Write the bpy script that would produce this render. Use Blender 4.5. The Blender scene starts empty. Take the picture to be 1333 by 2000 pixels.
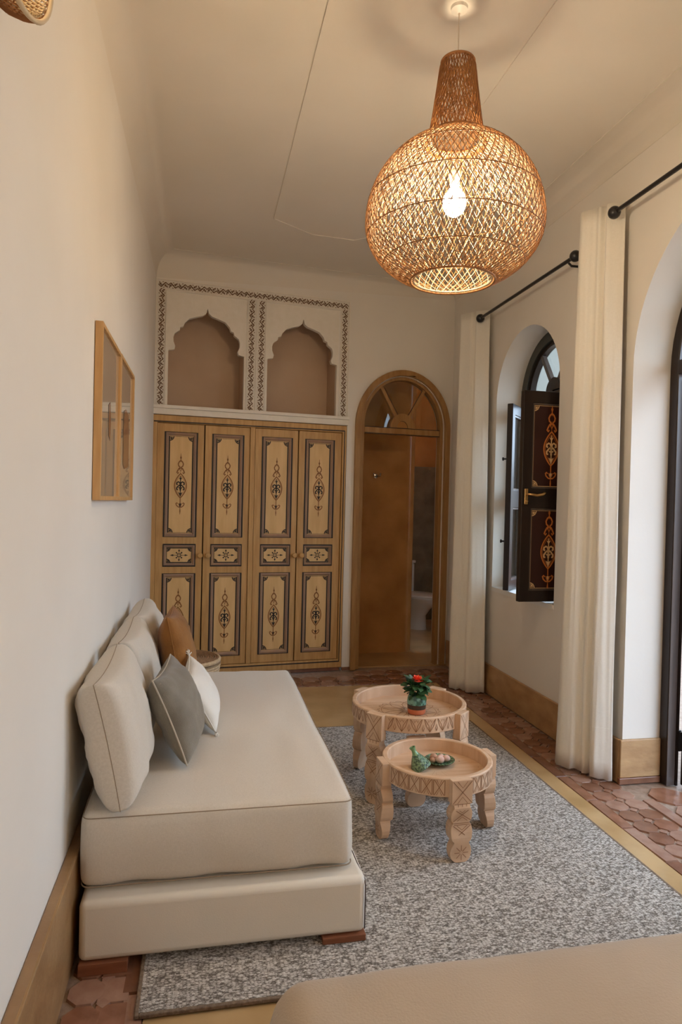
import bpy, bmesh, math, random
from mathutils import Vector, Matrix, noise
from mathutils.geometry import tessellate_polygon
PI = math.pi
random.seed(7)
scene = bpy.context.scene
COL = scene.collection

# ------------------------------------------------------------------ camera
CAMR = ((0.979043, -0.020761, -0.202593), (-0.202236, 0.018077, -0.97917), (0.023991, 0.999621, 0.013499))
cd = bpy.data.cameras.new('camera'); cam = bpy.data.objects.new('camera', cd); COL.objects.link(cam)
cam.matrix_world = Matrix.Translation((0, 0, 1.45)) @ Matrix(CAMR).to_4x4()
cd.sensor_fit = 'VERTICAL'; cd.sensor_height = 36.0; cd.lens = 1300 / 2000 * 36.0; cd.clip_start = 0.02
scene.camera = cam

# ------------------------------------------------------------------ world, lights, exposure
world = bpy.data.worlds.new('world'); scene.world = world; world.use_nodes = True
wb = world.node_tree.nodes['Background']
wb.inputs[0].default_value = (0.62, 0.79, 1.0, 1); wb.inputs[1].default_value = 3.7
scene.view_settings.view_transform = 'Standard'; scene.view_settings.look = 'None'
scene.view_settings.gamma = 1.0; scene.view_settings.use_curve_mapping = False
scene.view_settings.exposure = 0.86
BULB = 205.0; SCONCE = 14.0; BATH = 24.0; REAR_FILL = 31.0
scene.cycles.max_bounces = 10; scene.cycles.diffuse_bounces = 6; scene.cycles.glossy_bounces = 4
scene.cycles.transmission_bounces = 6; scene.cycles.sample_clamp_indirect = 8.0
scene.cycles.caustics_reflective = False; scene.cycles.caustics_refractive = False
scene.cycles.use_denoising = True

def portal(loc, rot, sx, sy):       # light portal: guides sky sampling through an opening
    l = bpy.data.lights.new('portal', 'AREA'); l.shape = 'RECTANGLE'; l.size = sx; l.size_y = sy
    l.cycles.is_portal = True
    o = bpy.data.objects.new('portal_light', l); o.location = loc; o.rotation_euler = rot; COL.objects.link(o)
portal((2.55, 2.38, 1.45), (0, PI / 2, 0), 3.1, 1.7)
portal((2.60, 4.35, 1.75), (0, PI / 2, 0), 2.1, 1.1)
portal((2.60, 0.41, 1.75), (0, PI / 2, 0), 2.1, 1.1)

# ------------------------------------------------------------------ materials
def mat(name, c, rough=.6, c2=None, scale=6, stretch=(1, 1, 1), detail=4, bump=0, bscale=None, spec=.3, metal=0,
        coat=0, contrast=(.35, .65), sheen=0, bstretch=None, emis=None, estr=0, trans=0):
    m = bpy.data.materials.new(name); m.use_nodes = True; nt = m.node_tree; N = nt.nodes; L = nt.links
    b = N['Principled BSDF']; b.inputs['Base Color'].default_value = (*c, 1); b.inputs['Roughness'].default_value = rough
    b.inputs['Specular IOR Level'].default_value = spec; b.inputs['Metallic'].default_value = metal
    b.inputs['Coat Weight'].default_value = coat; b.inputs['Sheen Weight'].default_value = sheen
    b.inputs['Transmission Weight'].default_value = trans
    tc = N.new('ShaderNodeTexCoord')
    def nz(s, st, d):
        mp = N.new('ShaderNodeMapping'); mp.inputs['Scale'].default_value = st; L.new(tc.outputs['Object'], mp.inputs[0])
        n = N.new('ShaderNodeTexNoise'); n.inputs['Scale'].default_value = s; n.inputs['Detail'].default_value = d
        L.new(mp.outputs[0], n.inputs['Vector']); return n
    if c2:
        n = nz(scale, stretch, detail); r = N.new('ShaderNodeValToRGB')
        r.color_ramp.elements[0].position = contrast[0]; r.color_ramp.elements[1].position = contrast[1]
        r.color_ramp.elements[0].color = (*c, 1); r.color_ramp.elements[1].color = (*c2, 1)
        L.new(n.outputs[0], r.inputs[0]); L.new(r.outputs[0], b.inputs['Base Color'])
    if bump:
        n = nz(bscale or scale, bstretch or stretch, 3); bp = N.new('ShaderNodeBump'); bp.inputs['Strength'].default_value = bump
        bp.inputs['Distance'].default_value = .01
        L.new(n.outputs[0], bp.inputs['Height']); L.new(bp.outputs[0], b.inputs['Normal'])
    if emis:
        b.inputs['Emission Color'].default_value = (*emis, 1); b.inputs['Emission Strength'].default_value = estr
    return m

def weave(name, c, c2, fx, fy, rough=.85, bump=.4, dist=.002, sheen=.2, var=.35):
    """woven cloth: crossed thread waves in colour and relief"""
    m = bpy.data.materials.new(name); m.use_nodes = True; nt = m.node_tree; N = nt.nodes; L = nt.links
    b = N['Principled BSDF']; b.inputs['Roughness'].default_value = rough; b.inputs['Specular IOR Level'].default_value = .15
    b.inputs['Sheen Weight'].default_value = sheen
    tc = N.new('ShaderNodeTexCoord')
    v = []
    for st in (fx, fy):
        mp = N.new('ShaderNodeMapping'); mp.inputs['Scale'].default_value = st; L.new(tc.outputs['Object'], mp.inputs[0])
        n = N.new('ShaderNodeTexNoise'); n.inputs['Scale'].default_value = 1; n.inputs['Detail'].default_value = 2
        L.new(mp.outputs[0], n.inputs['Vector']); v.append(n)
    mx = N.new('ShaderNodeMath'); mx.operation = 'ADD'; L.new(v[0].outputs[0], mx.inputs[0]); L.new(v[1].outputs[0], mx.inputs[1])
    hf = N.new('ShaderNodeMath'); hf.operation = 'MULTIPLY'; hf.inputs[1].default_value = .5; L.new(mx.outputs[0], hf.inputs[0])
    r = N.new('ShaderNodeValToRGB'); r.color_ramp.elements[0].position = .5 - var / 2; r.color_ramp.elements[1].position = .5 + var / 2
    r.color_ramp.elements[0].color = (*c2, 1); r.color_ramp.elements[1].color = (*c, 1)
    L.new(hf.outputs[0], r.inputs[0]); L.new(r.outputs[0], b.inputs['Base Color'])
    bp = N.new('ShaderNodeBump'); bp.inputs['Strength'].default_value = bump; bp.inputs['Distance'].default_value = dist
    L.new(hf.outputs[0], bp.inputs['Height']); L.new(bp.outputs[0], b.inputs['Normal'])
    return m

M = {}
M['plaster'] = mat('plaster', (.79, .745, .68), .8, (.75, .70, .63), 1.6, bump=.12, bscale=14, contrast=(.3, .7))
M['ceiling'] = mat('ceiling_plaster', (.76, .70, .62), .85, (.72, .66, .57), 1.2, bump=.1, bscale=10)
M['relief'] = mat('relief_plaster', (.80, .74, .65), .7, (.77, .71, .61), 20, bump=.1, bscale=60)
M['nicheback'] = mat('niche_plaster', (.60, .44, .31), .8, (.55, .39, .27), 3, bump=.1, bscale=12)
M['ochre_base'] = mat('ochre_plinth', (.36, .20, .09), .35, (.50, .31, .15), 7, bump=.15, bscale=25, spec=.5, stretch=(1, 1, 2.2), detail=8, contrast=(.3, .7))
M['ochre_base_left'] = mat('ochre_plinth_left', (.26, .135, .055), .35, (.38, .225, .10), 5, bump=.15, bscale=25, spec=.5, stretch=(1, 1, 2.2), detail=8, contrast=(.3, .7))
M['ochre_floor'] = mat('ochre_floor', (.40, .245, .10), .28, (.52, .345, .165), 4, bump=.06, bscale=12, spec=.5, detail=8)
M['tile'] = mat('terracotta', (.21, .085, .045), .22, (.32, .15, .09), 13, bump=.15, bscale=30, spec=.5, detail=8, contrast=(.3, .7))
M['tile2'] = mat('terracotta_pale', (.29, .15, .10), .24, (.38, .22, .155), 16, bump=.15, bscale=30, spec=.5, detail=8, contrast=(.3, .7))
M['tile3'] = mat('terracotta_dark', (.16, .065, .035), .22, (.26, .12, .07), 11, bump=.15, bscale=30, spec=.5, detail=8, contrast=(.3, .7))
M['grout'] = mat('grout', (.38, .27, .20), .5, (.28, .185, .13), 30, bump=.3, bscale=60)
M['tadelakt'] = mat('tadelakt_ochre', (.34, .155, .045), .22, (.50, .25, .085), 3.5, bump=.12, bscale=9, spec=.6, detail=8, contrast=(.3, .7))
M['tadelakt_grey'] = mat('tadelakt_grey', (.14, .115, .07), .12, (.23, .18, .11), 5, bump=.4, bscale=14, spec=.7, detail=6)
M['wardrobe'] = mat('painted_ochre_wood', (.56, .33, .125), .45, (.42, .225, .072), 5, stretch=(9, 9, .9), bump=.12, bscale=8, spec=.35, contrast=(.3, .75))
M['wardrobe_panel'] = mat('painted_ochre_panel', (.72, .47, .21), .45, (.64, .40, .165), 4, stretch=(5, 5, .8), spec=.35)
M['mauve'] = mat('mauve_paint', (.33, .215, .155), .5, (.40, .25, .15), 12, stretch=(1, 1, .3))
M['black_line'] = mat('black_paint', (.028, .02, .016), .5)
M['brown_line'] = mat('brown_paint', (.24, .095, .025), .5)
M['dark_gap'] = mat('dark_recess', (.03, .015, .008), .8)  # near-black colour paints the shade in the gaps between wardrobe doors
M['door_ochre'] = mat('door_paint', (.40, .225, .085), .45, (.32, .16, .055), 5, stretch=(6, 6, .8), bump=.1, bscale=8)
M['frieze'] = mat('frieze_brown', (.17, .085, .04), .7)  # brown stands for shade in the recesses of the carved frieze
M['sofa'] = weave('sofa_linen', (.67, .605, .52), (.58, .515, .43), (900, 120, 120), (120, 900, 900), var=.3, bump=.35, dist=.0015)
M['seam'] = mat('seam_thread', (.30, .22, .15), .8)
M['leatherette'] = mat('cream_leatherette', (.72, .66, .57), .42, (.70, .64, .55), 4, bump=.05, bscale=250, spec=.35)
M['piping'] = mat('dark_piping', (.10, .07, .06), .6)
M['block'] = mat('block_wood', (.26, .10, .05), .45, (.19, .065, .03), 6, stretch=(1, 8, 8), bump=.05)
M['grey_linen'] = mat('grey_linen', (.215, .19, .15), .9, (.175, .15, .115), 14, bump=.3, bscale=300, sheen=.3)
M['grey_piping'] = mat('grey_piping', (.48, .42, .34), .85)
M['white_linen'] = mat('white_linen', (.80, .77, .71), .9, (.76, .72, .66), 10, bump=.3, bscale=350, sheen=.2)
M['rust'] = mat('rust_velvet', (.31, .13, .03), .85, (.235, .095, .02), 8, bump=.2, bscale=120, sheen=.12)
M['curtain'] = weave('curtain_cotton', (.81, .77, .69), (.76, .715, .63), (500, 500, 60), (60, 60, 500), var=.3, bump=.15, dist=.001, rough=.9)
M['iron'] = mat('black_iron', (.014, .012, .012), .3, spec=.5)
M['dark_wood'] = mat('dark_painted_wood', (.016, .009, .007), .3, (.024, .014, .010), 6, stretch=(6, 6, .7), bump=.08, bscale=9, spec=.35)
M['green_wood'] = mat('dark_green_wood', (.03, .032, .024), .3, (.045, .04, .03), 6, spec=.5)
M['greybrown'] = mat('greybrown_wood', (.085, .066, .058), .25, (.11, .085, .075), 7, stretch=(5, 5, .5), spec=.6)
M['maroon'] = mat('maroon_panel', (.035, .010, .007), .35, (.045, .013, .009), 6, spec=.35)
M['gold_line'] = mat('gold_paint', (.75, .50, .25), .4)
M['orange_line'] = mat('orange_paint', (.62, .20, .05), .4)
M['brass'] = mat('brass', (.72, .47, .20), .28, metal=1)
M['steel'] = mat('steel', (.6, .58, .55), .25, metal=1)
M['frame_oak'] = mat('pale_oak', (.62, .38, .17), .45, (.52, .29, .11), 6, stretch=(6, 6, .6), bump=.05)
M['art_paper'] = mat('art_paper', (.52, .44, .34), .12, (.49, .41, .31), 5, spec=.6, coat=.9)
M['art_brown'] = mat('art_brown', (.27, .115, .05), .3, (.22, .09, .04), 18, coat=.5)
M['table'] = mat('pale_cedar', (.66, .46, .31), .5, (.52, .31, .18), 5, stretch=(1, 7, 1), bump=.15, bscale=12, detail=6, contrast=(.35, .8))
M['table_in'] = mat('pale_cedar_tray', (.64, .44, .29), .45, (.50, .28, .15), 4, stretch=(1, 8, 1), bump=.08, bscale=12, detail=6, contrast=(.42, .8))
M['carving'] = mat('carved_groove', (.25, .115, .05), .8)  # dark colour stands in for the shade inside incised lines
M['knot'] = mat('wood_knot', (.20, .075, .035), .6)
M['cane'] = mat('rattan_cane', (.33, .155, .05), .5, (.25, .105, .03), 20, spec=.4)  # darkened to paint the unlit outer side of the shade
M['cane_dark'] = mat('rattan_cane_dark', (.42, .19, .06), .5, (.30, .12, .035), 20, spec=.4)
M['cane_pale'] = mat('rattan_cane_pale', (.60, .48, .32), .5, (.50, .38, .23), 20, spec=.4)  # lighter copy, paints the bulb's light on the inner canes
M['bulb'] = mat('bulb_glow', (1, 1, 1), .3, emis=(1.0, .80, .54), estr=BULB)
M['bulb2'] = mat('sconce_bulb_glow', (1, 1, 1), .3, emis=(1.0, .74, .46), estr=SCONCE)
M['bulb3'] = mat('bathroom_bulb_glow', (1, 1, 1), .3, emis=(1.0, .70, .40), estr=BATH)
M['globe_glow'] = mat('globe_glow', (1, 1, 1), .3, emis=(1.0, .80, .55), estr=REAR_FILL)  # glow of the fill lamps added behind the camera
M['white_metal'] = mat('white_metal', (.75, .70, .62), .4)
M['cord'] = mat('white_cord', (.70, .62, .52), .5)
M['basket'] = mat('basket_brown', (.30, .17, .085), .8, (.20, .11, .055), 60, bump=.5, bscale=120)
M['basket_rim'] = mat('basket_cream', (.62, .46, .29), .8, (.50, .35, .20), 70, bump=.5, bscale=120)
M['pot_clay'] = mat('red_clay', (.55, .16, .07), .5)
M['pot_brown'] = mat('brown_glaze', (.05, .028, .018), .15, spec=.7)
M['pot_green'] = mat('green_glaze', (.05, .12, .085), .15, (.20, .42, .34), 45, spec=.7, contrast=(.4, .6))
M['leaf'] = mat('rose_leaf', (.022, .065, .022), .4, (.05, .12, .04), 60, spec=.5)
M['petal'] = mat('rose_petal', (.80, .06, .025), .5, (.90, .12, .05), 40)
M['tagine'] = mat('green_ceramic', (.03, .07, .035), .2, (.16, .27, .14), 110, spec=.7, bump=.6, bscale=140, contrast=(.42, .58))
M['tagine_neck'] = mat('green_ceramic_neck', (.10, .22, .10), .15, (.20, .36, .17), 50, spec=.7)
M['pebble'] = mat('pink_pebble', (.72, .50, .42), .6, (.60, .36, .28), 40)
M['pebble_brown'] = mat('brown_pebble', (.42, .22, .14), .6, (.52, .30, .20), 40)
M['toilet'] = mat('porcelain', (.72, .68, .60), .12, spec=.6)
M['bedding'] = mat('bed_cover', (.47, .37, .27), .9, (.44, .345, .25), 5, bump=.15, bscale=200, sheen=.2)
M['courtyard'] = mat('courtyard_wall', (.60, .57, .51), .85, (.54, .51, .46), 2)
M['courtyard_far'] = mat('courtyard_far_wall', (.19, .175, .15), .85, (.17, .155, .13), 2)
M['sill'] = mat('sill_plaster', (.78, .76, .72), .6)

def rug_mat():
    m = bpy.data.materials.new('woven_rug'); m.use_nodes = True; nt = m.node_tree; N = nt.nodes; L = nt.links
    b = N['Principled BSDF']; b.inputs['Roughness'].default_value = .95; b.inputs['Specular IOR Level'].default_value = .1
    tc = N.new('ShaderNodeTexCoord')
    mp = N.new('ShaderNodeMapping'); mp.inputs['Scale'].default_value = (1, 1.75, 1); L.new(tc.outputs['Object'], mp.inputs[0])
    vo = N.new('ShaderNodeTexVoronoi'); vo.inputs['Scale'].default_value = 92; vo.inputs['Randomness'].default_value = .75; L.new(mp.outputs[0], vo.inputs['Vector'])
    n2 = N.new('ShaderNodeTexNoise'); n2.inputs['Scale'].default_value = 260; n2.inputs['Detail'].default_value = 2; L.new(mp.outputs[0], n2.inputs['Vector'])
    sep = N.new('ShaderNodeSeparateColor'); L.new(vo.outputs['Color'], sep.inputs[0])
    a = N.new('ShaderNodeMath'); a.operation = 'MULTIPLY_ADD'; L.new(sep.outputs[0], a.inputs[0]); a.inputs[1].default_value = .55
    L.new(n2.outputs[0], a.inputs[2])
    s = N.new('ShaderNodeMath'); s.operation = 'MULTIPLY_ADD'; L.new(vo.outputs['Distance'], s.inputs[0]); s.inputs[1].default_value = -.75; L.new(a.outputs[0], s.inputs[2])
    r = N.new('ShaderNodeValToRGB'); e = r.color_ramp.elements; e[0].position = .12; e[0].color = (.15, .125, .105, 1); e[1].position = .85; e[1].color = (.74, .70, .655, 1)
    k = e.new(.45); k.color = (.47, .425, .375, 1)
    L.new(s.outputs[0], r.inputs[0]); L.new(r.outputs[0], b.inputs['Base Color'])
    bp = N.new('ShaderNodeBump'); bp.inputs['Strength'].default_value = .8; bp.inputs['Distance'].default_value = .004
    L.new(s.outputs[0], bp.inputs['Height']); L.new(bp.outputs[0], b.inputs['Normal'])
    return m
M['rug'] = rug_mat()
M['rug_edge'] = mat('rug_binding', (.24, .17, .115), .9, (.16, .11, .075), 90, bump=.3, bscale=200)
def glass_mat():
    m = bpy.data.materials.new('window_glass'); m.use_nodes = True; nt = m.node_tree; N = nt.nodes; L = nt.links
    N.remove(N['Principled BSDF']); o = N['Material Output']
    tr = N.new('ShaderNodeBsdfTransparent'); tr.inputs[0].default_value = (.93, .96, .95, 1)
    gl = N.new('ShaderNodeBsdfGlossy'); gl.inputs['Roughness'].default_value = .02
    lw = N.new('ShaderNodeLayerWeight'); lw.inputs[0].default_value = .5
    pw_ = N.new('ShaderNodeMath'); pw_.operation = 'POWER'; L.new(lw.outputs['Facing'], pw_.inputs[0]); pw_.inputs[1].default_value = 4.0
    fr = N.new('ShaderNodeMath'); fr.operation = 'MULTIPLY_ADD'; L.new(pw_.outputs[0], fr.inputs[0]); fr.inputs[1].default_value = .7; fr.inputs[2].default_value = .04; mx = N.new('ShaderNodeMixShader')
    L.new(fr.outputs[0], mx.inputs[0]); L.new(tr.outputs[0], mx.inputs[1]); L.new(gl.outputs[0], mx.inputs[2]); L.new(mx.outputs[0], o.inputs[0])
    return m
M['glass'] = glass_mat()

# ------------------------------------------------------------------ mesh helpers
class MB:
    def __init__(s): s.v = []; s.f = []; s.mi = []; s.cur = 0
    def add(s, vs, fs):
        o = len(s.v); s.v += [tuple(p) for p in vs]; s.f += [tuple(i + o for i in f) for f in fs]; s.mi += [s.cur] * len(fs); return s
    def box(s, x0, x1, y0, y1, z0, z1, mtx=None):
        vs = [Vector(p) for p in ((x0,y0,z0),(x1,y0,z0),(x1,y1,z0),(x0,y1,z0),(x0,y0,z1),(x1,y0,z1),(x1,y1,z1),(x0,y1,z1))]
        if mtx: vs = [mtx @ p for p in vs]
        return s.add(vs, [(0,3,2,1),(4,5,6,7),(0,1,5,4),(1,2,6,5),(2,3,7,6),(3,0,4,7)])
    def lathe(s, prof, n=32, mtx=None, closed=False):
        vs = []; fs = []
        for r, z in prof:
            for i in range(n):
                a = 2 * PI * i / n; p = Vector((r * math.cos(a), r * math.sin(a), z)); vs.append(mtx @ p if mtx else p)
        k = len(prof)
        for j in range(k - 1 + (1 if closed else 0)):
            j2 = (j + 1) % k
            for i in range(n): fs.append((j*n+i, j*n+(i+1)%n, j2*n+(i+1)%n, j2*n+i))
        if not closed:
            if prof[0][0] > 1e-5: fs.append(tuple(reversed(range(n))))
            if prof[-1][0] > 1e-5: fs.append(tuple((k-1)*n+i for i in range(n)))
        return s.add(vs, fs)
    def tube(s, pts, r, n=6, closed=False, cap=True, flat=1.0, rfun=None):
        pts = [Vector(p) for p in pts]; m = len(pts); vs = []; fs = []
        up = None
        for i, p in enumerate(pts):
            a = pts[(i-1) % m] if (i > 0 or closed) else p; b = pts[(i+1) % m] if (i < m-1 or closed) else p
            t = (b - a).normalized()
            if up is None:
                up = Vector((0,0,1)) if abs(t.z) < .9 else Vector((1,0,0))
            u = (up - t * up.dot(t)).normalized(); w = t.cross(u); up = u
            rr = r * (rfun(i / max(1, m-1)) if rfun else 1)
            for j in range(n):
                an = 2 * PI * j / n + PI / n; vs.append(p + u * (rr * math.cos(an)) + w * (rr * flat * math.sin(an)))
        mm = m if closed else m - 1
        for i in range(mm):
            i2 = (i+1) % m
            for j in range(n): fs.append((i*n+j, i*n+(j+1)%n, i2*n+(j+1)%n, i2*n+j))
        if not closed and cap: fs.append(tuple(reversed(range(n)))); fs.append(tuple((m-1)*n+j for j in range(n)))
        return s.add(vs, fs)
    def sphere(s, c, r, nu=20, nv=12, sc=(1,1,1), mtx=None):
        prof = [(max(1e-6, r*math.sin(PI*i/nv)), -r*math.cos(PI*i/nv)) for i in range(nv+1)]
        T = Matrix.Translation(c) @ (mtx or Matrix()) @ Matrix.Diagonal((*sc, 1)); return s.lathe(prof, nu, T)
    def plate(s, loops, t, mtx=None, back=True):
        """2D loops (outer first, then holes) in local x,z; thickness t towards +y"""
        L3 = [[Vector((p[0], p[1], 0)) for p in lp] for lp in loops]
        tri = tessellate_polygon(L3); flat = [p for lp in loops for p in lp]; n = len(flat)
        vs = [Vector((p[0], 0, p[1])) for p in flat] + [Vector((p[0], t, p[1])) for p in flat]
        if mtx: vs = [mtx @ p for p in vs]
        fs = []
        for a, b, c in tri:
            A, B, D = flat[a], flat[b], flat[c]
            cr = (B[0]-A[0])*(D[1]-A[1]) - (B[1]-A[1])*(D[0]-A[0])
            if abs(cr) < 1e-12: continue
            if cr < 0: a, c = c, a
            fs.append((a, b, c))                       # front faces -y
            if back: fs.append((c+n, b+n, a+n))
        o = 0
        for k, lp in enumerate(loops):
            m = len(lp); area = sum(lp[i][0]*lp[(i+1)%m][1] - lp[(i+1)%m][0]*lp[i][1] for i in range(m))
            ccw = (area > 0) == (k == 0)
            for i in range(m):
                j = (i+1) % m; q = (o+i, o+i+n, o+j+n, o+j) if ccw else (o+i, o+j, o+j+n, o+i+n)
                fs.append(q)
            o += m
        return s.add(vs, fs)
    def ribbon(s, pts, w, y=0.0, mtx=None, taper=False, closed=False, lift=.0012):
        """painted or cut line on the x,z plane facing -y"""
        m = len(pts)
        if m < 2: return s
        vs = []; fs = []
        for i in range(m):
            a = pts[i-1] if (i > 0 or closed) else pts[i]; b = pts[(i+1) % m] if (i < m-1 or closed) else pts[i]
            dx, dz = b[0]-a[0], b[1]-a[1]; l = math.hypot(dx, dz) or 1; nx, nz = -dz/l, dx/l
            k = w/2 * ((.25 + .75*math.sin(PI*i/(m-1))) if taper else 1)
            for sg in (1, -1):
                vs.append(Vector((pts[i][0]+sg*nx*k, y - lift, pts[i][1]+sg*nz*k)))
        if mtx: vs = [mtx @ p for p in vs]
        for i in range(m if closed else m-1):
            j = (i+1) % m; fs.append((2*i, 2*i+1, 2*j+1, 2*j))
        return s.add(vs, fs)
    def blob(s, c, rx, rz, y=0.0, n=8, mtx=None, lift=.0012):
        vs = [Vector((c[0]+rx*math.cos(2*PI*i/n), y-lift, c[1]+rz*math.sin(2*PI*i/n))) for i in range(n)]
        if mtx: vs = [mtx @ p for p in vs]
        return s.add(vs, [tuple(range(n))])
    def build(s, name, m, parent=None, smooth=False, bevel=0, segs=2, kind=None, label=None, loc=None):
        me = bpy.data.meshes.new(name); me.from_pydata(s.v, [], s.f)
        ms = m if isinstance(m, (list, tuple)) else [m]
        for k in ms: me.materials.append(M[k] if isinstance(k, str) else k)
        if len(ms) > 1: me.polygons.foreach_set('material_index', s.mi)
        if smooth: me.polygons.foreach_set('use_smooth', [True]*len(me.polygons))
        me.update()
        if smooth == 'auto': me.set_sharp_from_angle(angle=math.radians(40))
        o = bpy.data.objects.new(name, me); COL.objects.link(o)
        if parent: o.parent = parent
        if bevel:
            b = o.modifiers.new('bevel', 'BEVEL'); b.width = bevel; b.segments = segs; b.limit_method = 'ANGLE'; b.angle_limit = math.radians(40)
        if kind: o['kind'] = kind
        if label: o['label'] = label
        if loc: o.location = loc
        return o

def thing(name, label, cat, loc=(0,0,0), rz=0, group=None):
    o = bpy.data.objects.new(name, None); COL.objects.link(o); o.location = loc; o.rotation_euler = (0,0,rz)
    o.empty_display_size = .05; o['label'] = label; o['category'] = cat
    if group: o['group'] = group
    return o
def tag(o, label, cat, group=None):
    o['label'] = label; o['category'] = cat
    if group: o['group'] = group
    return o
def copy_obj(o, parent, loc=None, rz=None):
    c = o.copy(); COL.objects.link(c); c.parent = parent
    if loc is not None: c.location = loc
    if rz is not None: c.rotation_euler = (0,0,rz)
    return c
def arch(cx, zs, r, n=28, rz=None):
    """points of an arch head, left to right going over the top"""
    rz = rz or r
    return [(cx - r*math.cos(PI*i/n), zs + rz*math.sin(PI*i/n)) for i in range(n+1)]
def rect(x0, x1, z0, z1): return [(x0,z0),(x1,z0),(x1,z1),(x0,z1)]

# frames of the walls:  back wall is turned 6.3 degrees, local x = along the wall, local y = into the wall
KB = .11; AB = math.atan(KB); XL, YB = -.41, 5.45
BT = Matrix.Translation((XL, YB, 0)) @ Matrix.Rotation(AB, 4, 'Z')
# right wall: local x runs towards -Y (camera) ... plate local y -> +X
XR = 2.2
RT = Matrix(((0,1,0,XR),(1,0,0,0),(0,0,1,0),(0,0,0,1)))       # (s,y,z) -> X = XR + y, Y = s
def yb(x): return YB + KB*(x-XL)

def at_frame(o, T): o.matrix_world = T; return o

# ------------------------------------------------------------------ setting: walls
Y0 = -.6; ZT = 3.39
b = MB(); b.box(-.60, -.40, Y0-.2, 5.6, -.02, 3.6)
b.build('wall_left', 'plaster', kind='structure')
b = MB(); b.box(-.60, 2.62, Y0-.2, Y0, -.02, 3.6); b.build('wall_rear', 'plaster', kind='structure')
# right wall with two arched windows and the arched doorway
DR = (2.38, .75, 2.20)                    # door centre, radius, spring
def arc_hole(c, r, zs, z0): return [(c-r, z0)] + arch(c, zs, r) + [(c+r, z0)]
outer = [(Y0-.2, -.02)] + [(DR[0]-DR[1], -.02)] + arch(DR[0], DR[2], DR[1], 40) + [(DR[0]+DR[1], -.02), (6.0, -.02), (6.0, 3.6), (Y0-.2, 3.6)]
WZ = 2.255
b = MB(); b.plate([outer, arc_hole(4.335, .465, WZ, .83), arc_hole(.425, .465, WZ, .83)], .26, RT)
b.build('wall_right', 'plaster', kind='structure', smooth='auto')
# back wall: wardrobe recess, niche recesses, bathroom doorway
D0, D1 = 1.745, 2.535; DC = (D0+D1)/2; DRAD = (D1-D0)/2
def wpoly():
    return [(-.12, -.02), (.0, -.02), (.0, 2.12), (1.62, 2.12), (1.62, -.02), (D0, -.02)] + arch(DC, 2.13, DRAD, 32, .44) + [(D1, -.02), (2.75, -.02), (2.75, 3.6), (-.12, 3.6)]
WB = MB().plate([wpoly(), rect(.095, .73, 2.19, 3.09), rect(.895, 1.525, 2.19, 3.09)], .13).build('wall_back', 'plaster', kind='structure', smooth='auto')
at_frame(WB, BT)
# niches: boxes behind, carved panel plates in front
NP1 = [(.109,2.63),(.155,2.638),(.163,2.664),(.148,2.70),(.146,2.735),(.156,2.766),(.194,2.794),(.198,2.818),(.222,2.826),(.232,2.854),(.268,2.893),(.325,2.913),(.375,2.928),(.40,2.948)]
def niche_loop(x0):
    left = [(x - .109, z) for x, z in NP1]; wd = .604
    top = [(wd/2, 2.988)]
    right = [(wd - x, z) for x, z in reversed(left)]
    return [(x0, 2.19)] + [(x0+x, z) for x, z in left + top + right] + [(x0+wd, 2.19)]
for x0, xa, xb in ((.112, .095, .73), (.909, .895, 1.525)):
    pl = MB().plate([rect(xa, xb, 2.19, 3.09), niche_loop(x0)], .045)
    o = pl.build('carved_niche_panel', 'relief', WB, smooth='auto'); o.location = (0, -.002, 0)
    nb = MB(); a0, a1, z0, z1, dp = xa+.001, xb-.001, 2.19, 3.089, .32
    nb.box(a0-.03, a0, .045, dp, z0-.03, z1+.03); nb.box(a1, a1+.03, .045, dp, z0-.03, z1+.03)
    nb.box(a0-.03, a1+.03, .045, dp, z1, z1+.03); nb.box(a0-.03, a1+.03, .045, dp, z0-.03, z0); nb.box(a0-.03, a1+.03, dp, dp+.03, z0-.03, z1+.03)
    nb.build('niche_recess', 'nicheback', WB)
# frieze: cream base strips and brown ribbons that paint the shaded recesses of the scroll carving
FB = [(.027, 1.605, 3.108, 3.168, 'h'), (.027, .083, 2.195, 3.108, 'v'), (1.549, 1.605, 2.195, 3.108, 'v'), (.745, .800, 2.195, 3.100, 'v'), (.828, .883, 2.195, 3.100, 'v')]
fbm = MB(); fsc = MB()
def scroll_unit(mb, cx, cz, u, horiz, flip):
    ku = u/.056; u = .056
    def T(p):
        x, z = p[0]*u*ku, p[1]*u*flip
        return (cx+x, cz+z) if horiz else (cx+z, cz+x)
    y = -.0060; w = u*.12
    mb.ribbon([T((-.5+.1*i, .26*math.sin(2*PI*i/10))) for i in range(11)], w, y)
    for sx in (-1, 1):
        mb.ribbon([T((sx*.25 + (.17-.013*i)*math.cos(i*.55+.6), sx*.08+(.17-.013*i)*math.sin(i*.55+.6))) for i in range(10)], w*.9, y)
        mb.blob(T((sx*.25, sx*.08)), u*.08, u*.08, y, 6)
        mb.ribbon([T((sx*.06, -sx*.08)), T((sx*.16, -sx*.26)), T((sx*.30, -sx*.38))], w*1.3, y, taper=True)
        mb.ribbon([T((sx*.42, sx*.12)), T((sx*.36, sx*.30)), T((sx*.44, sx*.42))], w*1.2, y, taper=True)
        mb.ribbon([T((sx*.10, sx*.30)), T((sx*.04, sx*.40)), T((-sx*.06, sx*.40))], w, y, taper=True)
    mb.blob(T((0, 0)), u*.11, u*.11, y, 6)
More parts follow.
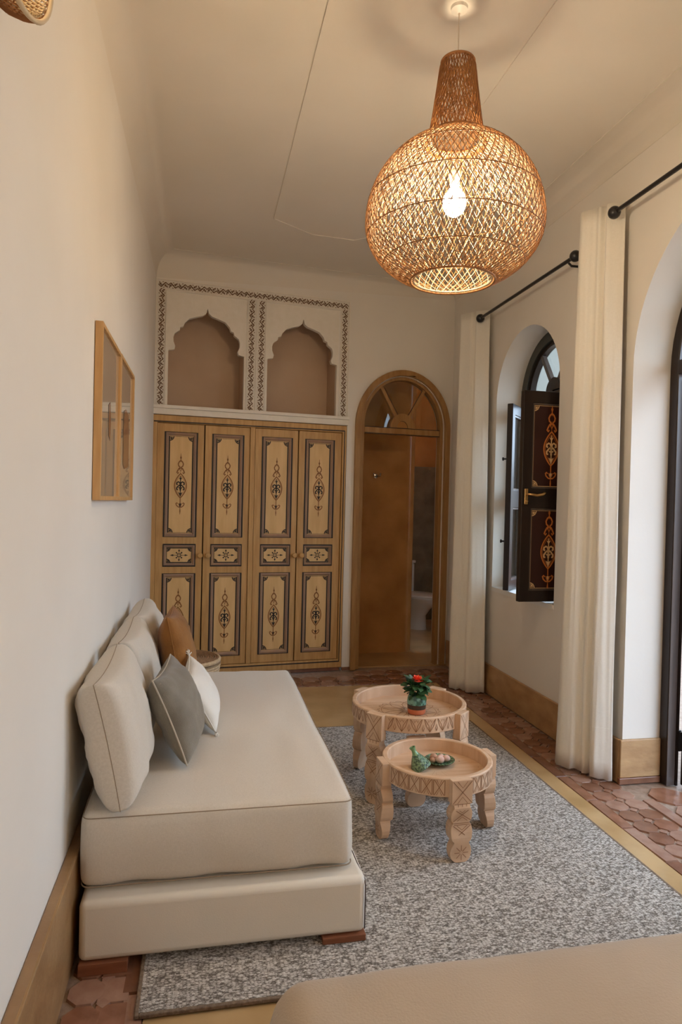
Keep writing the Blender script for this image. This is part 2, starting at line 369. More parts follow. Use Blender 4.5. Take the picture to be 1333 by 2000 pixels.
for x0, x1, z0, z1, d in FB:
    fbm.box(x0, x1, -.004, 0, z0, z1)
    if d == 'h':
        n = 21; L_ = (x1-x0)/n
        for i in range(n): scroll_unit(fsc, x0+(i+.5)*L_, (z0+z1)/2, L_, True, 1 if i % 2 else -1)
    else:
        n = 12; L_ = (z1-z0)/n
        for i in range(n): scroll_unit(fsc, (x0+x1)/2, z0+(i+.5)*L_, L_, False, 1 if i % 2 else -1)
fbm.build('frieze_band', 'relief', WB, label='cream painted plaster band around the niches')
fsc.build('frieze_scrollwork', 'frieze', WB, kind='stuff', label='dark brown scrolling arabesque ornament')
bd = MB()
for x0, x1, z0, z1 in ((.010,.018,2.19,3.185),(1.614,1.622,2.19,3.185),(.010,1.622,3.176,3.185),(.087,.093,2.19,3.10),(1.539,1.545,2.19,3.10),(.734,.740,2.19,3.10),(.887,.892,2.19,3.10),(.811,.817,2.19,3.10),(.083,.745,3.097,3.104),(.883,1.549,3.097,3.104)):
    bd.box(x0, x1, -.010, 0, z0, z1)
bd.build('frieze_beading', 'relief', WB)
led = MB(); led.box(0, 1.632, -.035, .03, 2.165, 2.192); led.box(0, 1.626, -.022, .03, 2.118, 2.165)
led.build('niche_ledge', 'relief', WB, bevel=.004)

# ceiling with its coves
bm = MB()
def ring(k):                                # k 0..1 from wall to flat ceiling
    a = k * PI / 2; h = math.sin(a); g = 1 - math.cos(a)
    wl, wr, wbk, wf = .135*g, .2*g, .11*g, .12*g
    def z(z0): return z0 + (ZT - z0) * h
    xl, xr = -.40 + wl, 2.2 - wr
    return [(xl, Y0+wf, z(3.10)), (xr, Y0+wf, z(3.32)), (xr, yb(xr)-wbk, z(3.31)), (xl, yb(xl)-wbk, z(3.19))]
rings = [ring(i/8) for i in range(9)]
vs = [p for r in rings for p in r]; fs = []
for j in range(8):
    for i in range(4): fs.append((j*4+i, (j+1)*4+i, (j+1)*4+(i+1)%4, j*4+(i+1)%4))
fs.append((35, 34, 33, 32))
vs2 = [(x, y, z+.02) for x, y, z in vs]
bm.add(vs, fs)
CE = bm.build('ceiling', 'ceiling', kind='structure', smooth='auto')
MB().box(-.6, 2.5, Y0-.2, 6.0, 3.6, 3.7).build('ceiling_slab', 'ceiling', kind='structure').name = 'ceiling_upper'
def strip(pts, w, h, name, closed=False):
    o = MB().tube(pts, w, 4, closed=closed, flat=h/w).build(name, 'ceiling', kind='structure'); return o
fr = ring(1)
strip([(fr[3][0], fr[3][1]-.004, ZT), (fr[2][0], fr[2][1]-.004, ZT), (fr[1][0]-.004, fr[1][1], ZT)], .006, .006, 'trim_1')
oc = [(.436, .45), (.436, 4.60), (.73, 4.80), (1.045, 4.82), (1.285, 4.62), (1.285, .45), (1.05, .25), (.72, .25)]
strip([(x, y, ZT) for x, y in oc], .007, .006, 'trim_2', True)
strip([(2.2, Y0+.01, 3.32), (2.2, yb(2.2)-.01, 3.31)], .003, .003, 'trim_3')

# baseboards
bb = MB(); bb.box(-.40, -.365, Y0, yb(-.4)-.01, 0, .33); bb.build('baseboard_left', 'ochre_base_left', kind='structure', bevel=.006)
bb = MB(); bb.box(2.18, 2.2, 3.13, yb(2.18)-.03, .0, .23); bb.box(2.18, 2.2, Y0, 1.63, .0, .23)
bb.build('baseboard_right', 'ochre_base', kind='structure', bevel=.005)
bb = MB(); bb.box(2.18, 2.42, 3.112, 3.13, .035, .235); bb.box(2.18, 2.42, 1.63, 1.648, .035, .235)
bb.build('baseboard_doorway', 'ochre_base', kind='structure', bevel=.004)
bb = MB(); bb.box(2.175, 2.42, 3.108, 3.13, 0, .034); bb.box(2.175, 2.42, 1.63, 1.652, 0, .034)
bb.build('baseboard_doorway_foot', 'tile3', kind='structure', bevel=.004)
bb = MB(); bb.box(1.62, 1.70, -.012, 0, 0, .028); o = bb.build('baseboard_back', 'tile3', kind='structure'); at_frame(o, BT)

# ------------------------------------------------------------------ floor
fl = MB(); fl.box(-.6, 7.2, -.8, 9.2, -.06, -.006); FL = fl.build('floor', 'grout', kind='structure')
fo = MB(); fo.plate([[(-.135, Y0), (1.895, Y0), (1.895, 5.14), (-.135, 5.14)]], .01, Matrix(((1,0,0,0),(0,0,1,0),(0,-1,0,0),(0,0,0,1))))
fo.build('ochre_floor_field', 'ochre_floor', FL, label='polished ochre screed around the rug')
tm = ['tile', 'tile2', 'tile3']
def poly_tile(pts, h=.0075):
    n = len(pts); cx = sum(p[0] for p in pts)/n; cy = sum(p[1] for p in pts)/n
    vs = [(x, y, -.0065) for x, y in pts] + [(x - math.copysign(min(.0025, abs(x-cx)*.06), x-cx), y - math.copysign(min(.0025, abs(y-cy)*.06), y-cy), h-.0062) for x, y in pts]
    fs = [tuple(n+i for i in range(n))] + [(i, (i+1)%n, n+(i+1)%n, n+i) for i in range(n)]
    return MB().add(vs, fs)
def oct_pts(r, k=.36):
    return [(r*(1 if abs(sx)>.5 else 1)*a, r*b_) for sx, (a, b_) in enumerate([(1,k),(k,1),(-k,1),(-1,k),(-1,-k),(-k,-1),(k,-1),(1,-k)])]
tcache = {}
ntile = [0]
def tile(kind, pts, x, y, rot=0):
    mi = random.choice(tm); key = (kind, mi)
    if key not in tcache:
        o = poly_tile(pts).build('tile', mi, FL); tcache[key] = o
    else:
        o = copy_obj(tcache[key], FL)
    o.location = (x, y, random.uniform(0, .0008)); o.rotation_euler = (0, 0, rot + random.uniform(-.03, .03)); ntile[0] += 1
def band(x0, y0, y1, p=.1075, rows=2, strip_side=None):
    o8 = oct_pts(p*.485, .42); dm = [(p*.2, 0), (0, p*.2), (-p*.2, 0), (0, -p*.2)]
    n = int((y1-y0)/p)
    for j in range(n):
        for i in range(rows):
            tile('oct%.3f' % p, o8, x0+(i+.5)*p, y0+(j+.5)*p)
            if i < rows-1 or rows == 1: tile('dia%.3f' % p, dm, x0+(i+1)*p, y0+(j+1)*p)
sp = [(-.031, -.14), (.031, -.14), (.031, .14), (-.031, .14)]
band(1.962, 1.55, 5.4)
for j in range(16): tile('strip', sp, 1.93, 1.1+.287*j)
band(-.365+.005, 1.12, 2.3, .1075, 1); 
for j in range(5): tile('strip', sp, -.17, 1.0+.287*j)
hx = [(-.05, -.052), (.04, -.052), (.04, .052), (-.05, .052)]
for j in range(10): tile('half', hx, -.222, 1.17+.1075*j)
# back band and door threshold
for i in range(14):
    x = -.1+i*.145
    if x < 1.9: tile('big', oct_pts(.070, .42), x+.1, 5.225); tile('bdia', [(.03,0),(0,.03),(-.03,0),(0,-.03)], x+.172, 5.30)
for i in range(12):
    x = .45+i*.145
    if x > .6: tile('big', oct_pts(.070, .42), x, 5.37+max(0, (x-1.2)*.02))
for i in range(6): tile('big', oct_pts(.070, .42), 1.35+i*.145, 5.52)
for i in range(4): tile('strip', sp, 2.215, 1.78+.287*i+.15)
for i in range(5):
    for j in range(7): tile('door', oct_pts(.095, .38), 2.35+i*.2, 1.75+j*.2); 
for i in range(1):
    for j in range(6): tile('ddia', [(.05,0),(0,.05),(-.05,0),(0,-.05)], 2.45, 1.85+j*.2)
bf = MB(); bf.box(1.2, 2.95, 5.72, 8.05, -.006, .004); bf.build('bathroom_floor_screed', 'ochre_floor', FL)

# ------------------------------------------------------------------ bathroom doorway: arched ochre frame with fanlight
def arch_band(cx, r0, rz0, r1, rz1, zs, zb, n=32):
    """closed outline of an arched frame band: outer then back along the inner edge"""
    return [(cx-r1, zb)] + arch(cx, zs, r1, n, rz1) + [(cx+r1, zb)] + [(cx+r0, zb)] + list(reversed(arch(cx, zs, r0, n, rz0))) + [(cx-r0, zb)]
DF = bpy.data.objects.new('door_1', None); COL.objects.link(DF); DF['kind'] = 'structure'; at_frame(DF, BT)
cx = 2.143
MB().plate([arch_band(cx, .405, .455, .452, .505, 2.13, 0)], .05, Matrix.Translation((0, -.032, 0))).build('casing', 'door_ochre', DF, smooth='auto', bevel=.004)
MB().plate([arch_band(cx, .365, .42, .397, .452, 2.13, 0)], .07, Matrix.Translation((0, .0, 0))).build('frame', 'door_ochre', DF, smooth='auto', bevel=.004)
MB().plate([arch_band(cx, .397, .445, .407, .457, 2.13, 0)], .012, Matrix.Translation((0, .002, 0))).build('frame_groove', 'black_line', DF, smooth='auto')
MB().box(cx-.362, cx+.362, .005, .06, 2.066, 2.128).build('transom', 'door_ochre', DF, bevel=.004)
ln = MB(); ln.ribbon([(cx-.36, 2.124), (cx+.36, 2.124)], .006, .005); ln.ribbon([(cx-.36, 2.07), (cx+.36, 2.07)], .006, .005); ln.build('transom_line', 'black_line', DF)
h = [(cx-.118, 2.128)] + arch(cx, 2.132, .118, 20, .125) + [(cx+.118, 2.128)] + [(cx+.052, 2.128)] + list(reversed(arch(cx, 2.130, .052, 16, .06))) + [(cx-.052, 2.128)]
MB().plate([h], .04, Matrix.Translation((0, .008, 0))).build('fanlight_hub', 'door_ochre', DF, smooth='auto')
MB().plate([[(cx-.05, 2.13)] + arch(cx, 2.131, .05, 12, .056)], .025, Matrix.Translation((0, .02, 0))).build('fanlight_rosette', 'tadelakt', DF)
for sx in (-1, 1):
    a = Vector((cx+sx*.065, .028, 2.23)); c = Vector((cx+sx*.205, .028, 2.475))
    MB().tube([a, c], .019, 4, flat=1).build('fanlight_bar', 'door_ochre', DF)
    MB().ribbon([(a.x-sx*.021, a.z+.006), (c.x-sx*.021, c.z)], .005, .010).build('fanlight_bar_line', 'black_line', DF)
MB().plate([[(cx-.364, 2.129)] + arch(cx, 2.131, .364, 32, .418)], .004, Matrix.Translation((0, .05, 0))).build('fanlight_pane', 'glass', DF)
# side jamb strips running back through the wall
MB().box(cx-.392, cx-.366, .06, .13, 0, 2.08).build('jamb', 'door_ochre', DF)
# ------------------------------------------------------------------ bathroom
b = MB()
# curved partition
prof = []
for i in range(13):
    a = -PI/2 + PI*i/12; prof.append((1.93+.12*math.cos(a)-.0, 6.36+.12*math.sin(a)+.0))
outl = [(1.20, 6.17), (1.35, 6.205), (1.6, 6.235)] + prof + [(1.9, 7.0), (1.75, 7.0), (1.70, 6.5), (1.20, 6.45)]
tmx = Matrix(((1,0,0,0),(0,0,1,0),(0,-1,0,3.2),(0,0,0,1)))
n = len(outl)
vs = [(x, y, -.005) for x, y in outl] + [(x, y, 3.2) for x, y in outl]
b.add(vs, [(i, (i+1)%n, n+(i+1)%n, n+i) for i in range(n)])
b.build('wall_partition', 'tadelakt', kind='structure', smooth='auto')
b = MB(); b.box(1.17, 3.0, 8.0, 8.1, -.01, 1.93); b.build('wall_bathroom_dado', 'tadelakt_grey', kind='structure')
b = MB(); b.box(1.17, 3.0, 8.02, 8.1, 1.93, 3.2); b.box(1.17, 1.25, 5.90, 8.1, -.01, 3.2); b.box(2.95, 3.05, 5.80, 8.1, -.01, 3.2)
b.box(2.63, 2.95, 6.02, 6.12, -.01, 3.2)
b.build('wall_bathroom', 'tadelakt', kind='structure')
b = MB(); b.box(1.17, 3.05, 5.75, 8.1, 3.2, 3.28); b.build('ceiling_bathroom', 'tadelakt', kind='structure')
hk = thing('towel_hook', 'small chrome double hook on the ochre bathroom wall', 'hook', (1.625, 6.24, 1.72))
b = MB(); b.lathe([(.022,0),(.022,.008),(.01,.012)], 14, Matrix.Rotation(PI/2, 4, 'X')); b.build('back_plate', 'steel', hk, smooth='auto')
for dx in (-.03, .03):
    b = MB(); b.tube([(0,-.006,0),(dx*.5,-.03,-.006),(dx,-.05,-.004),(dx*1.1,-.055,.016)], .005, 8); b.sphere((dx*1.1,-.055,.018), .009, 10, 8); b.build('hook_arm', 'steel', hk, smooth=True)
# toilet, turned slightly
T = thing('toilet', 'white ceramic toilet beyond the arched bathroom doorway', 'toilet', (2.45, 7.50, .004), math.radians(28))
b = MB()
def ell_loft(mb, secs, n=28):
    vs = []; fs = []
    for (cy, rx, ry, z) in secs:
        for i in range(n):
            a = 2*PI*i/n; vs.append((rx*math.cos(a), cy + ry*math.sin(a), z))
    for j in range(len(secs)-1):
        for i in range(n): fs.append((j*n+i, j*n+(i+1)%n, (j+1)*n+(i+1)%n, (j+1)*n+i))
    fs.append(tuple(reversed(range(n)))); fs.append(tuple((len(secs)-1)*n+i for i in range(n)))
    mb.add(vs, fs)
ell_loft(b, [(-.02,.115,.17,0),(-.02,.11,.165,.05),(-.03,.10,.15,.16),(-.06,.125,.18,.24),(-.10,.17,.235,.32),(-.11,.185,.25,.375),(-.11,.18,.245,.385)])
b.build('bowl', 'toilet', T, smooth='auto')
b = MB(); ell_loft(b, [(-.11,.188,.255,.386),(-.11,.192,.26,.398),(-.11,.188,.255,.41),(-.11,.15,.20,.418)]); b.build('seat_lid', 'toilet', T, smooth='auto')
MB().box(-.17, .17, .15, .33, .36, .74).build('cistern', 'toilet', T, bevel=.02)
MB().box(-.178, .178, .142, .338, .741, .775).build('cistern_lid', 'toilet', T, bevel=.01)
b = MB(); b.lathe([(.02,0),(.02,.008),(.012,.012)], 16); o = b.build('flush_button', 'steel', T, smooth='auto', loc=(0,.24,.776))
bl = thing('bathroom_ceiling_lamp', 'round globe lamp on the bathroom ceiling', 'lamp', (2.35, 6.9, 3.2))
b = MB(); b.lathe([(.06,-.02),(.06,0)], 20); b.build('fitting', 'white_metal', bl)
b = MB(); b.sphere((0,0,-.09), .075, 20, 12); b.build('globe', 'bulb3', bl, smooth=True)

# ------------------------------------------------------------------ wardrobe
def motif(dark, brown, cx, cz, k, y, kk=None):
    """stencilled candelabra motif, about .48 high; ellipse centre at cx, cz"""
    P = lambda *ps: [(cx + x*k, cz + z*k) for x, z in ps]
    R_ = lambda mb, ps, w, **q: mb.ribbon(P(*ps), w*k*1.3, y, **q)
    def sym(mb, ps, w, **q):
        R_(mb, ps, w, **q); R_(mb, [(-x, z) for x, z in ps], w, **q)
    # spear and fleur on top
    R_(brown, [(0,.262),(0,.225),(0,.19)], .006, taper=True); brown.blob(P((0,.228))[0], .007*k, .010*k, y)
    sym(brown, [(0,.205),(.012,.195),(.020,.178),(.016,.160),(.004,.152)], .007)
    sym(brown, [(.003,.150),(.014,.140),(.024,.122),(.030,.108),(.022,.100),(.016,.110)], .007)
    R_(brown, [(0,.15),(-.008,.135),(0,.118),(.008,.135),(0,.15)], .005)
    R_(brown, [(0,.118),(0,.095)], .009, taper=True)
    # almond frame
    n = 16
    for s_ in (-1, 1):
        brown.ribbon(P(*[(s_*.047*math.sin(PI*i/n)**.85 if 0 < i < n else 0, .100-.195*i/n) for i in range(n+1)]), .008*k, y)
        brown.ribbon(P(*[(s_*.038*math.sin(PI*i/n)**.85 if 0 < i < n else 0, .084-.165*i/n) for i in range(n+1)]), .0025*k, y)
    # inner palmette
    R_(dark, [(0,.078),(0,-.085)], .005)
    dark.add([Vector((cx+x*k, y-.0013, cz+z*k)) for x, z in ((-.012,.066),(0,.044),(.012,.066))], [(0,1,2)])
    sym(dark, [(0,.010),(.006,.028),(.016,.034),(.028,.026),(.029,.014),(.021,.010)], .008)
    sym(dark, [(0,-.004),(.010,.008),(.018,-.002),(.028,-.014),(.028,-.028),(.018,-.030)], .008)
    sym(dark, [(0,-.024),(.008,-.012),(.014,-.016)], .007)
    dark.blob(P((0,.004))[0], .008*k, .012*k, y); dark.blob(P((0,-.028))[0], .007*k, .011*k, y)
    dark.add([Vector((cx+x*k, y-.0013, cz+z*k)) for x, z in ((-.017,-.048),(0,-.058),(.017,-.048),(0,-.084))], [(0,3,1),(1,3,2)])
    # stem, tulip, drop
    R_(brown, [(0,-.09),(0,-.135)], .005)
    sym(brown, [(0,-.170),(.014,-.168),(.028,-.155),(.033,-.140),(.026,-.134),(.019,-.142)], .006)
    sym(brown, [(0,-.165),(.008,-.150),(.011,-.138)], .005)
    dark.blob(P((0,-.152))[0], .007*k, .017*k, y)
    R_(brown, [(0,-.172),(0,-.20),(0,-.228)], .007, taper=True)
def panel_lines(mb, x0, x1, z0, z1, y, w=.007, c=.030):
    mb.ribbon([(x0,z0),(x1,z0),(x1,z1),(x0,z1)], w, y, closed=True)
    for sx, sz, X, Z in ((1,1,x0,z0),(-1,1,x1,z0),(-1,-1,x1,z1),(1,-1,x0,z1)):
        Q = lambda *ps: [(X+sx*a, Z+sz*b_) for a, b_ in ps]
        mb.ribbon(Q((0,c),(c*.35,c*.95),(c*.72,c*.72),(c*.95,c*.35),(c,0)), w*.75, y)
        mb.ribbon(Q((c*.33,0),(c*.33,c*.95)), w*.45, y); mb.ribbon(Q((0,c*.33),(c*.95,c*.33)), w*.45, y)
        mb.ribbon(Q((c*.62,0),(c*.62,c*.75)), w*.35, y); mb.ribbon(Q((0,c*.62),(c*.75,c*.62)), w*.35, y)
        mb.blob(Q((c*.48,c*.48))[0], c*.12, c*.12, y, 6)
def star(mb, cx, cz, y):
    for a in range(8):
        an = a*PI/4; L_ = .034 if a % 2 == 0 else .027; kx = 1.35 if a % 4 == 0 else 1
        ex, ez = math.cos(an)*L_*kx, math.sin(an)*L_
        mb.ribbon([(cx+ex*.2, cz+ez*.2), (cx+ex, cz+ez)], .0035, y)
        mb.blob((cx+ex*1.05, cz+ez*1.05), .0065, .0065, y, 6)
        if a % 2 == 0: mb.add([Vector((cx+ex*1.05-ez*.22, y-.0013, cz+ez*1.05+ex*.22/kx)), Vector((cx+ex*1.05+ez*.22, y-.0013, cz+ez*1.05-ex*.22/kx)), Vector((cx+ex*1.55, y-.0013, cz+ez*1.45))], [(0,1,2)])
    mb.ribbon([(cx-.014,cz-.014),(cx+.014,cz-.014),(cx+.014,cz+.014),(cx-.014,cz+.014)], .0035, y, closed=True)
    mb.ribbon([(cx-.017,cz),(cx,cz+.017),(cx+.017,cz),(cx,cz-.017)], .0025, y, closed=True)
W = thing('wardrobe', 'built-in ochre wardrobe with four stencilled panelled doors', 'wardrobe', (XL, YB, 0), AB)
b = MB(); yf = -.006
b.plate([rect(.004, 1.616, .03, 2.115), [(.040,.10),(.040,2.055),(1.580,2.055),(1.580,.10)]], .05, Matrix.Translation((0,yf,0)))
b.build('outer_frame', 'wardrobe', W, bevel=.004)
b = MB(); b.box(.783, .822, yf+.004, .045, .10, 2.055); b.build('centre_post', 'wardrobe', W, bevel=.003)
b = MB(); b.ribbon([(.012,2.062),(1.600,2.070)], .010, yf); b.ribbon([(1.598,2.07),(1.592,.085)], .008, yf); b.ribbon([(.05,.078),(1.596,.082)], .010, yf)
b.build('frame_line', 'black_line', W)
MB().box(.045, 1.575, .052, .056, .10, 2.055).box(.0, 1.62, .056, .60, .03, 2.118).build('carcass', 'dark_gap', W)
MB().box(.03, 1.60, .01, .04, 0, .03).build('plinth', 'tile3', W)
mould_specs = [(.172, .853, 'tall'), (.913, 1.086, 'mid'), (1.147, 1.985, 'tall')]
for (lx0, lx1, px0, px1, kx) in ((.041,.408,.103,.354,.389),(.417,.780,.478,.728,.452),(.825,1.190,.887,1.139,1.173),(1.199,1.577,1.258,1.510,1.236)):
    yd = .008
    d = MB()
    holes = [[(px0,z0),(px0,z1),(px1,z1),(px1,z0)] for z0, z1, _ in mould_specs]
    d.plate([rect(lx0, lx1, .103, 2.052)] + holes, .034, Matrix.Translation((0,yd,0)))
    D = d.build('door', 'wardrobe', W, bevel=.0025)
    for z0, z1, kd in mould_specs:
        dark = MB(); br = MB()
        mo = MB(); iw = .030 if kd == 'tall' else .024
        a = [(px0+.001,z0+.001),(px1-.001,z0+.001),(px1-.001,z1-.001),(px0+.001,z1-.001)]; c = [(px0+iw,z0+iw),(px1-iw,z0+iw),(px1-iw,z1-iw),(px0+iw,z1-iw)]
        mid = [((p[0]+q[0])/2,(p[1]+q[1])/2) for p, q in zip(a, c)]
        vs = [(p[0], yd+.004, p[1]) for p in a] + [(p[0], yd-.004, p[1]) for p in mid] + [(p[0], yd+.012, p[1]) for p in c]
        fs = [(i, (i+1)%4, 4+(i+1)%4, 4+i) for i in range(4)] + [(4+i, 4+(i+1)%4, 8+(i+1)%4, 8+i) for i in range(4)]
        mo.add(vs, fs).build('moulding', 'mauve', D)
        MB().box(px0+iw-.004, px1-iw+.004, yd+.011, yd+.022, z0+iw-.004, z1-iw+.004).build('panel', 'wardrobe_panel', D)
        ol = MB(); ol.ribbon([(px0,z0),(px1,z0),(px1,z1),(px0,z1)], .013, yd-.0005, closed=True); ol.build('panel_outline', 'black_line', D)
        panel_lines(dark, px0+iw+.004, px1-iw-.004, z0+iw+.004, z1-iw-.004, yd+.011, .0095, .034 if kd == 'tall' else .027)
        mx = (px0+px1)/2
        if kd == 'mid': star(dark, mx, (z0+z1)/2, yd+.011)
        else: motif(dark, br, mx, 1.555 if z0 > 1 else .485, 1.0 if z0 > 1 else .95, yd+.011)
        o0 = len(dark.v); dark.v += br.v; dark.f += [tuple(i+o0 for i in f) for f in br.f]; dark.mi += [1]*len(br.f)
        dark.build('stencilled_ornament', ['black_line', 'brown_line'], D)
    kb = MB(); kb.lathe([(.012,0),(.009,.010),(.010,.016),(.021,.024),(.023,.034),(.016,.043),(.001,.046)], 18, Matrix.Translation((kx, yd, 1.0)) @ Matrix.Rotation(PI/2, 4, 'X'))
    kb.build('knob', 'wardrobe', D, smooth='auto')

# ------------------------------------------------------------------ window_1 : arched frame, fanlight, open sashes
def window(name, c, leaves=True):
    WN = bpy.data.objects.new(name, None); COL.objects.link(WN); WN['kind'] = 'structure'
    WN.matrix_world = Matrix(((0,1,0,2.40),(1,0,0,c),(0,0,1,0),(0,0,0,1)))       # local x = world y, local y = world x
    r = .464
    MB().plate([arch_band(0, r-.075, r-.075, r, r, WZ, .83)], .08).build('frame', 'green_wood', WN, smooth='auto', bevel=.006)
    MB().plate([arch_band(0, r-.105, r-.105, r-.076, r-.076, WZ, .83)], .045, Matrix.Translation((0,.02,0))).build('inner_frame', 'dark_wood', WN, smooth='auto')
    MB().box(-r+.06, r-.06, .0, .07, 2.215, 2.275).build('transom', 'dark_wood', WN, bevel=.005)
    MB().plate([[(-.10,2.276)] + arch(0, 2.278, .10, 16)], .05, Matrix.Translation((0,.01,0))).build('fanlight_hub', 'dark_wood', WN, smooth='auto', bevel=.004)
    for a in (58, 122):
        ca, sa = math.cos(math.radians(a)), math.sin(math.radians(a))
        MB().tube([(.085*ca, .035, 2.275+.085*sa), (.365*ca, .035, 2.255+.365*sa)], .022, 4).build('fanlight_bar', 'greybrown', WN)
    MB().plate([[(-r+.10, 2.27)] + arch(0, WZ, r-.10, 28)], .004, Matrix.Translation((0,.045,0))).build('fanlight_pane', 'glass', WN)
    return WN
WN = window('window_1', 4.335)
WN2 = window('window_2', .425)
b = MB(); b.box(2.195, 2.40, 3.871, 4.799, .80, .832); b.build('window_sill', 'sill', kind='structure').name = 'trim_4'
b = MB(); b.box(2.40, 2.50, 3.871, 4.799, .79, .835); b.build('window_threshold', 'sill', kind='structure').name = 'trim_5'
def sash_local(parent, loc, rz, w, painted):
    """leaf hinged at its origin, spanning local x 0..w, thickness in y, z .845-2.195"""
    L = bpy.data.objects.new('window_leaf' if not painted else 'window_shutter', None); COL.objects.link(L); L.parent = parent
    L.matrix_parent_inverse = parent.matrix_world.inverted(); L.location = loc; L.rotation_euler = (0,0,rz)
    return L
def leaf_parts(root, w, painted):
    z0, z1 = .845, 2.198; st = .068; t = .042
    mids = [(z0+st+.005, 1.445), (1.575, z1-st-.01)]
    holes = [[(st,a),(st,c),(w-st,c),(w-st,a)] for a, c in mids]
    MB().plate([rect(0, w, z0, z1)] + holes, t, Matrix.Translation((0,-t/2,0))).build('leaf_frame', 'dark_wood', root, bevel=.004)
    for a, c in mids:
        if painted:
            MB().box(st-.004, w-st+.004, -.006, .006, a-.004, c+.004).build('panel', 'maroon', root)
            for sy, mt in ((-1, None),):
                g = MB(); o_ = MB()
                rot = Matrix.Rotation(PI, 4, 'Z') @ Matrix.Translation((-w, 0, 0)) if sy > 0 else Matrix()
                panel_lines(g, st+.012, w-st-.012, a+.014, c-.014, -.006, .0075, .034)
                motif(g, o_, w/2, (a+c)/2-.018, 1.12, -.006)
                o0 = len(g.v); g.v += o_.v; g.f += [tuple(i+o0 for i in f) for f in o_.f]; g.mi += [1]*len(o_.f)
                g.build('stencilled_ornament', ['gold_line', 'orange_line'], root)
            mo = MB()
            for q in (rect(st-.001, w-st+.001, a-.001, a+.010), rect(st-.001, w-st+.001, c-.010, c+.001), rect(st-.001, st+.010, a, c), rect(w-st-.010, w-st+.001, a, c)):
                mo.box(q[0][0], q[1][0], -.014, .014, q[0][1], q[2][1])
            mo.build('panel_moulding', 'greybrown', root)
        else:
            MB().box(st-.002, w-st+.002, -.002, .002, a-.002, c+.002).build('pane', 'glass', root)
            mo = MB()
            for q in (rect(st-.001, w-st+.001, a-.001, a+.012), rect(st-.001, w-st+.001, c-.012, c+.001), rect(st-.001, st+.012, a, c), rect(w-st-.012, w-st+.001, a, c)):
                mo.box(q[0][0], q[1][0], -.016, .016, q[0][1], q[2][1])
            mo.build('glazing_bead', 'greybrown', root)
# near shutter: hinge at (2.40,3.95), free edge at (1.99,3.94)
S1 = thing('window_shutter', 'dark shutter with gold stencilled maroon panels, open into the room', 'shutter', (1.985, 3.945, 0), math.radians(1.0))
leaf_parts(S1, .415, True)
b = MB(); b.box(.018, .042, -.029, -.021, 1.47, 1.57); b.build('handle_plate', 'brass', S1, bevel=.003)
b = MB(); b.tube([(.03,-.028,1.535),(.03,-.060,1.535),(.045,-.066,1.533),(.085,-.066,1.528),(.125,-.064,1.535),(.142,-.062,1.545)], .0075, 8, rfun=lambda t: .8+.6*t); b.build('handle', 'brass', S1, smooth=True)
b = MB(); b.tube([(.03,-.024,1.49),(.03,-.045,1.49)], .006, 8); b.build('key_stub', 'brass', S1, smooth=True)
# far sash: hinge (2.40,4.745), free edge (2.155,4.455)
dx, dy = 2.155-2.402, 4.47-4.745; ww = math.hypot(dx, dy); 
S2 = thing('casement', 'dark glazed window sash swung open at the far jamb', 'window', (2.402, 4.745, 0), math.atan2(dy, dx))
leaf_parts(S2, ww, False)
for z in (1.80, 1.20):
    b = MB(); b.lathe([(.006,0),(.006,.022),(.013,.027),(.013,.034),(.001,.038)], 12, Matrix.Translation((ww-.03, -.021, z)) @ Matrix.Rotation(PI/2, 4, 'X')); b.build('knob', 'iron', S2, smooth='auto')

# ------------------------------------------------------------------ door_2 : arched garden door
DN = bpy.data.objects.new('door_2', None); COL.objects.link(DN); DN['kind'] = 'structure'
DN.matrix_world = Matrix(((0,1,0,2.42),(1,0,0,2.38),(0,0,1,0),(0,0,0,1)))
MB().plate([arch_band(0, .688, .688, .748, .748, 2.20, 0)], .05).build('frame', 'dark_wood', DN, smooth='auto', bevel=.006)
MB().plate([arch_band(0, .684, .684, .688, .688, 2.20, 0)], .046, Matrix.Translation((0,.003,0))).build('frame_lining', 'greybrown', DN, smooth='auto')
MB().plate([arch_band(0, .676, .676, .70, .70, 2.20, 0)], .012, Matrix.Translation((0,.0505,0))).build('door_stop', 'dark_wood', DN, smooth='auto')
MB().box(-.69, .69, -.004, .085, 2.165, 2.24).build('transom', 'dark_wood', DN, bevel=.006)
MB().plate([[(-.16,2.24)] + arch(0, 2.242, .16, 16)], .05, Matrix.Translation((0,.02,0))).build('fanlight_hub', 'dark_wood', DN, smooth='auto')
for a in (30, 60, 90, 120, 150):
    ca, sa = math.cos(math.radians(a)), math.sin(math.radians(a))
    MB().tube([(.14*ca, .045, 2.24+.14*sa), (.61*ca, .045, 2.20+.61*sa)], .02, 4).build('fanlight_bar', 'dark_wood', DN)
MB().plate([[(-.60, 2.235)] + arch(0, 2.20, .60, 28)], .004, Matrix.Translation((0,.055,0))).build('fanlight_pane', 'glass', DN)
DL = thing('garden_door', 'dark garden door leaf folded outwards on iron hinges', 'door', (2.487, 2.998, 0), 0)
b = MB(); b.plate([rect(0, .62, .012, 2.15), [(.09,.95),(.09,2.03),(.53,2.03),(.53,.95)]], .045); b.build('leaf_frame', 'dark_wood', DL, bevel=.004)
MB().box(.088, .532, .02, .024, .948, 2.032).build('pane', 'glass', DL)
for z in (.24, 1.13, 1.98):
    b = MB(); b.box(-.012, .008, .040, .085, z-.05, z+.05); b.tube([(-.002,.058,z-.055),(-.002,.058,z+.055)], .009, 8); b.build('hinge', 'iron', DL)

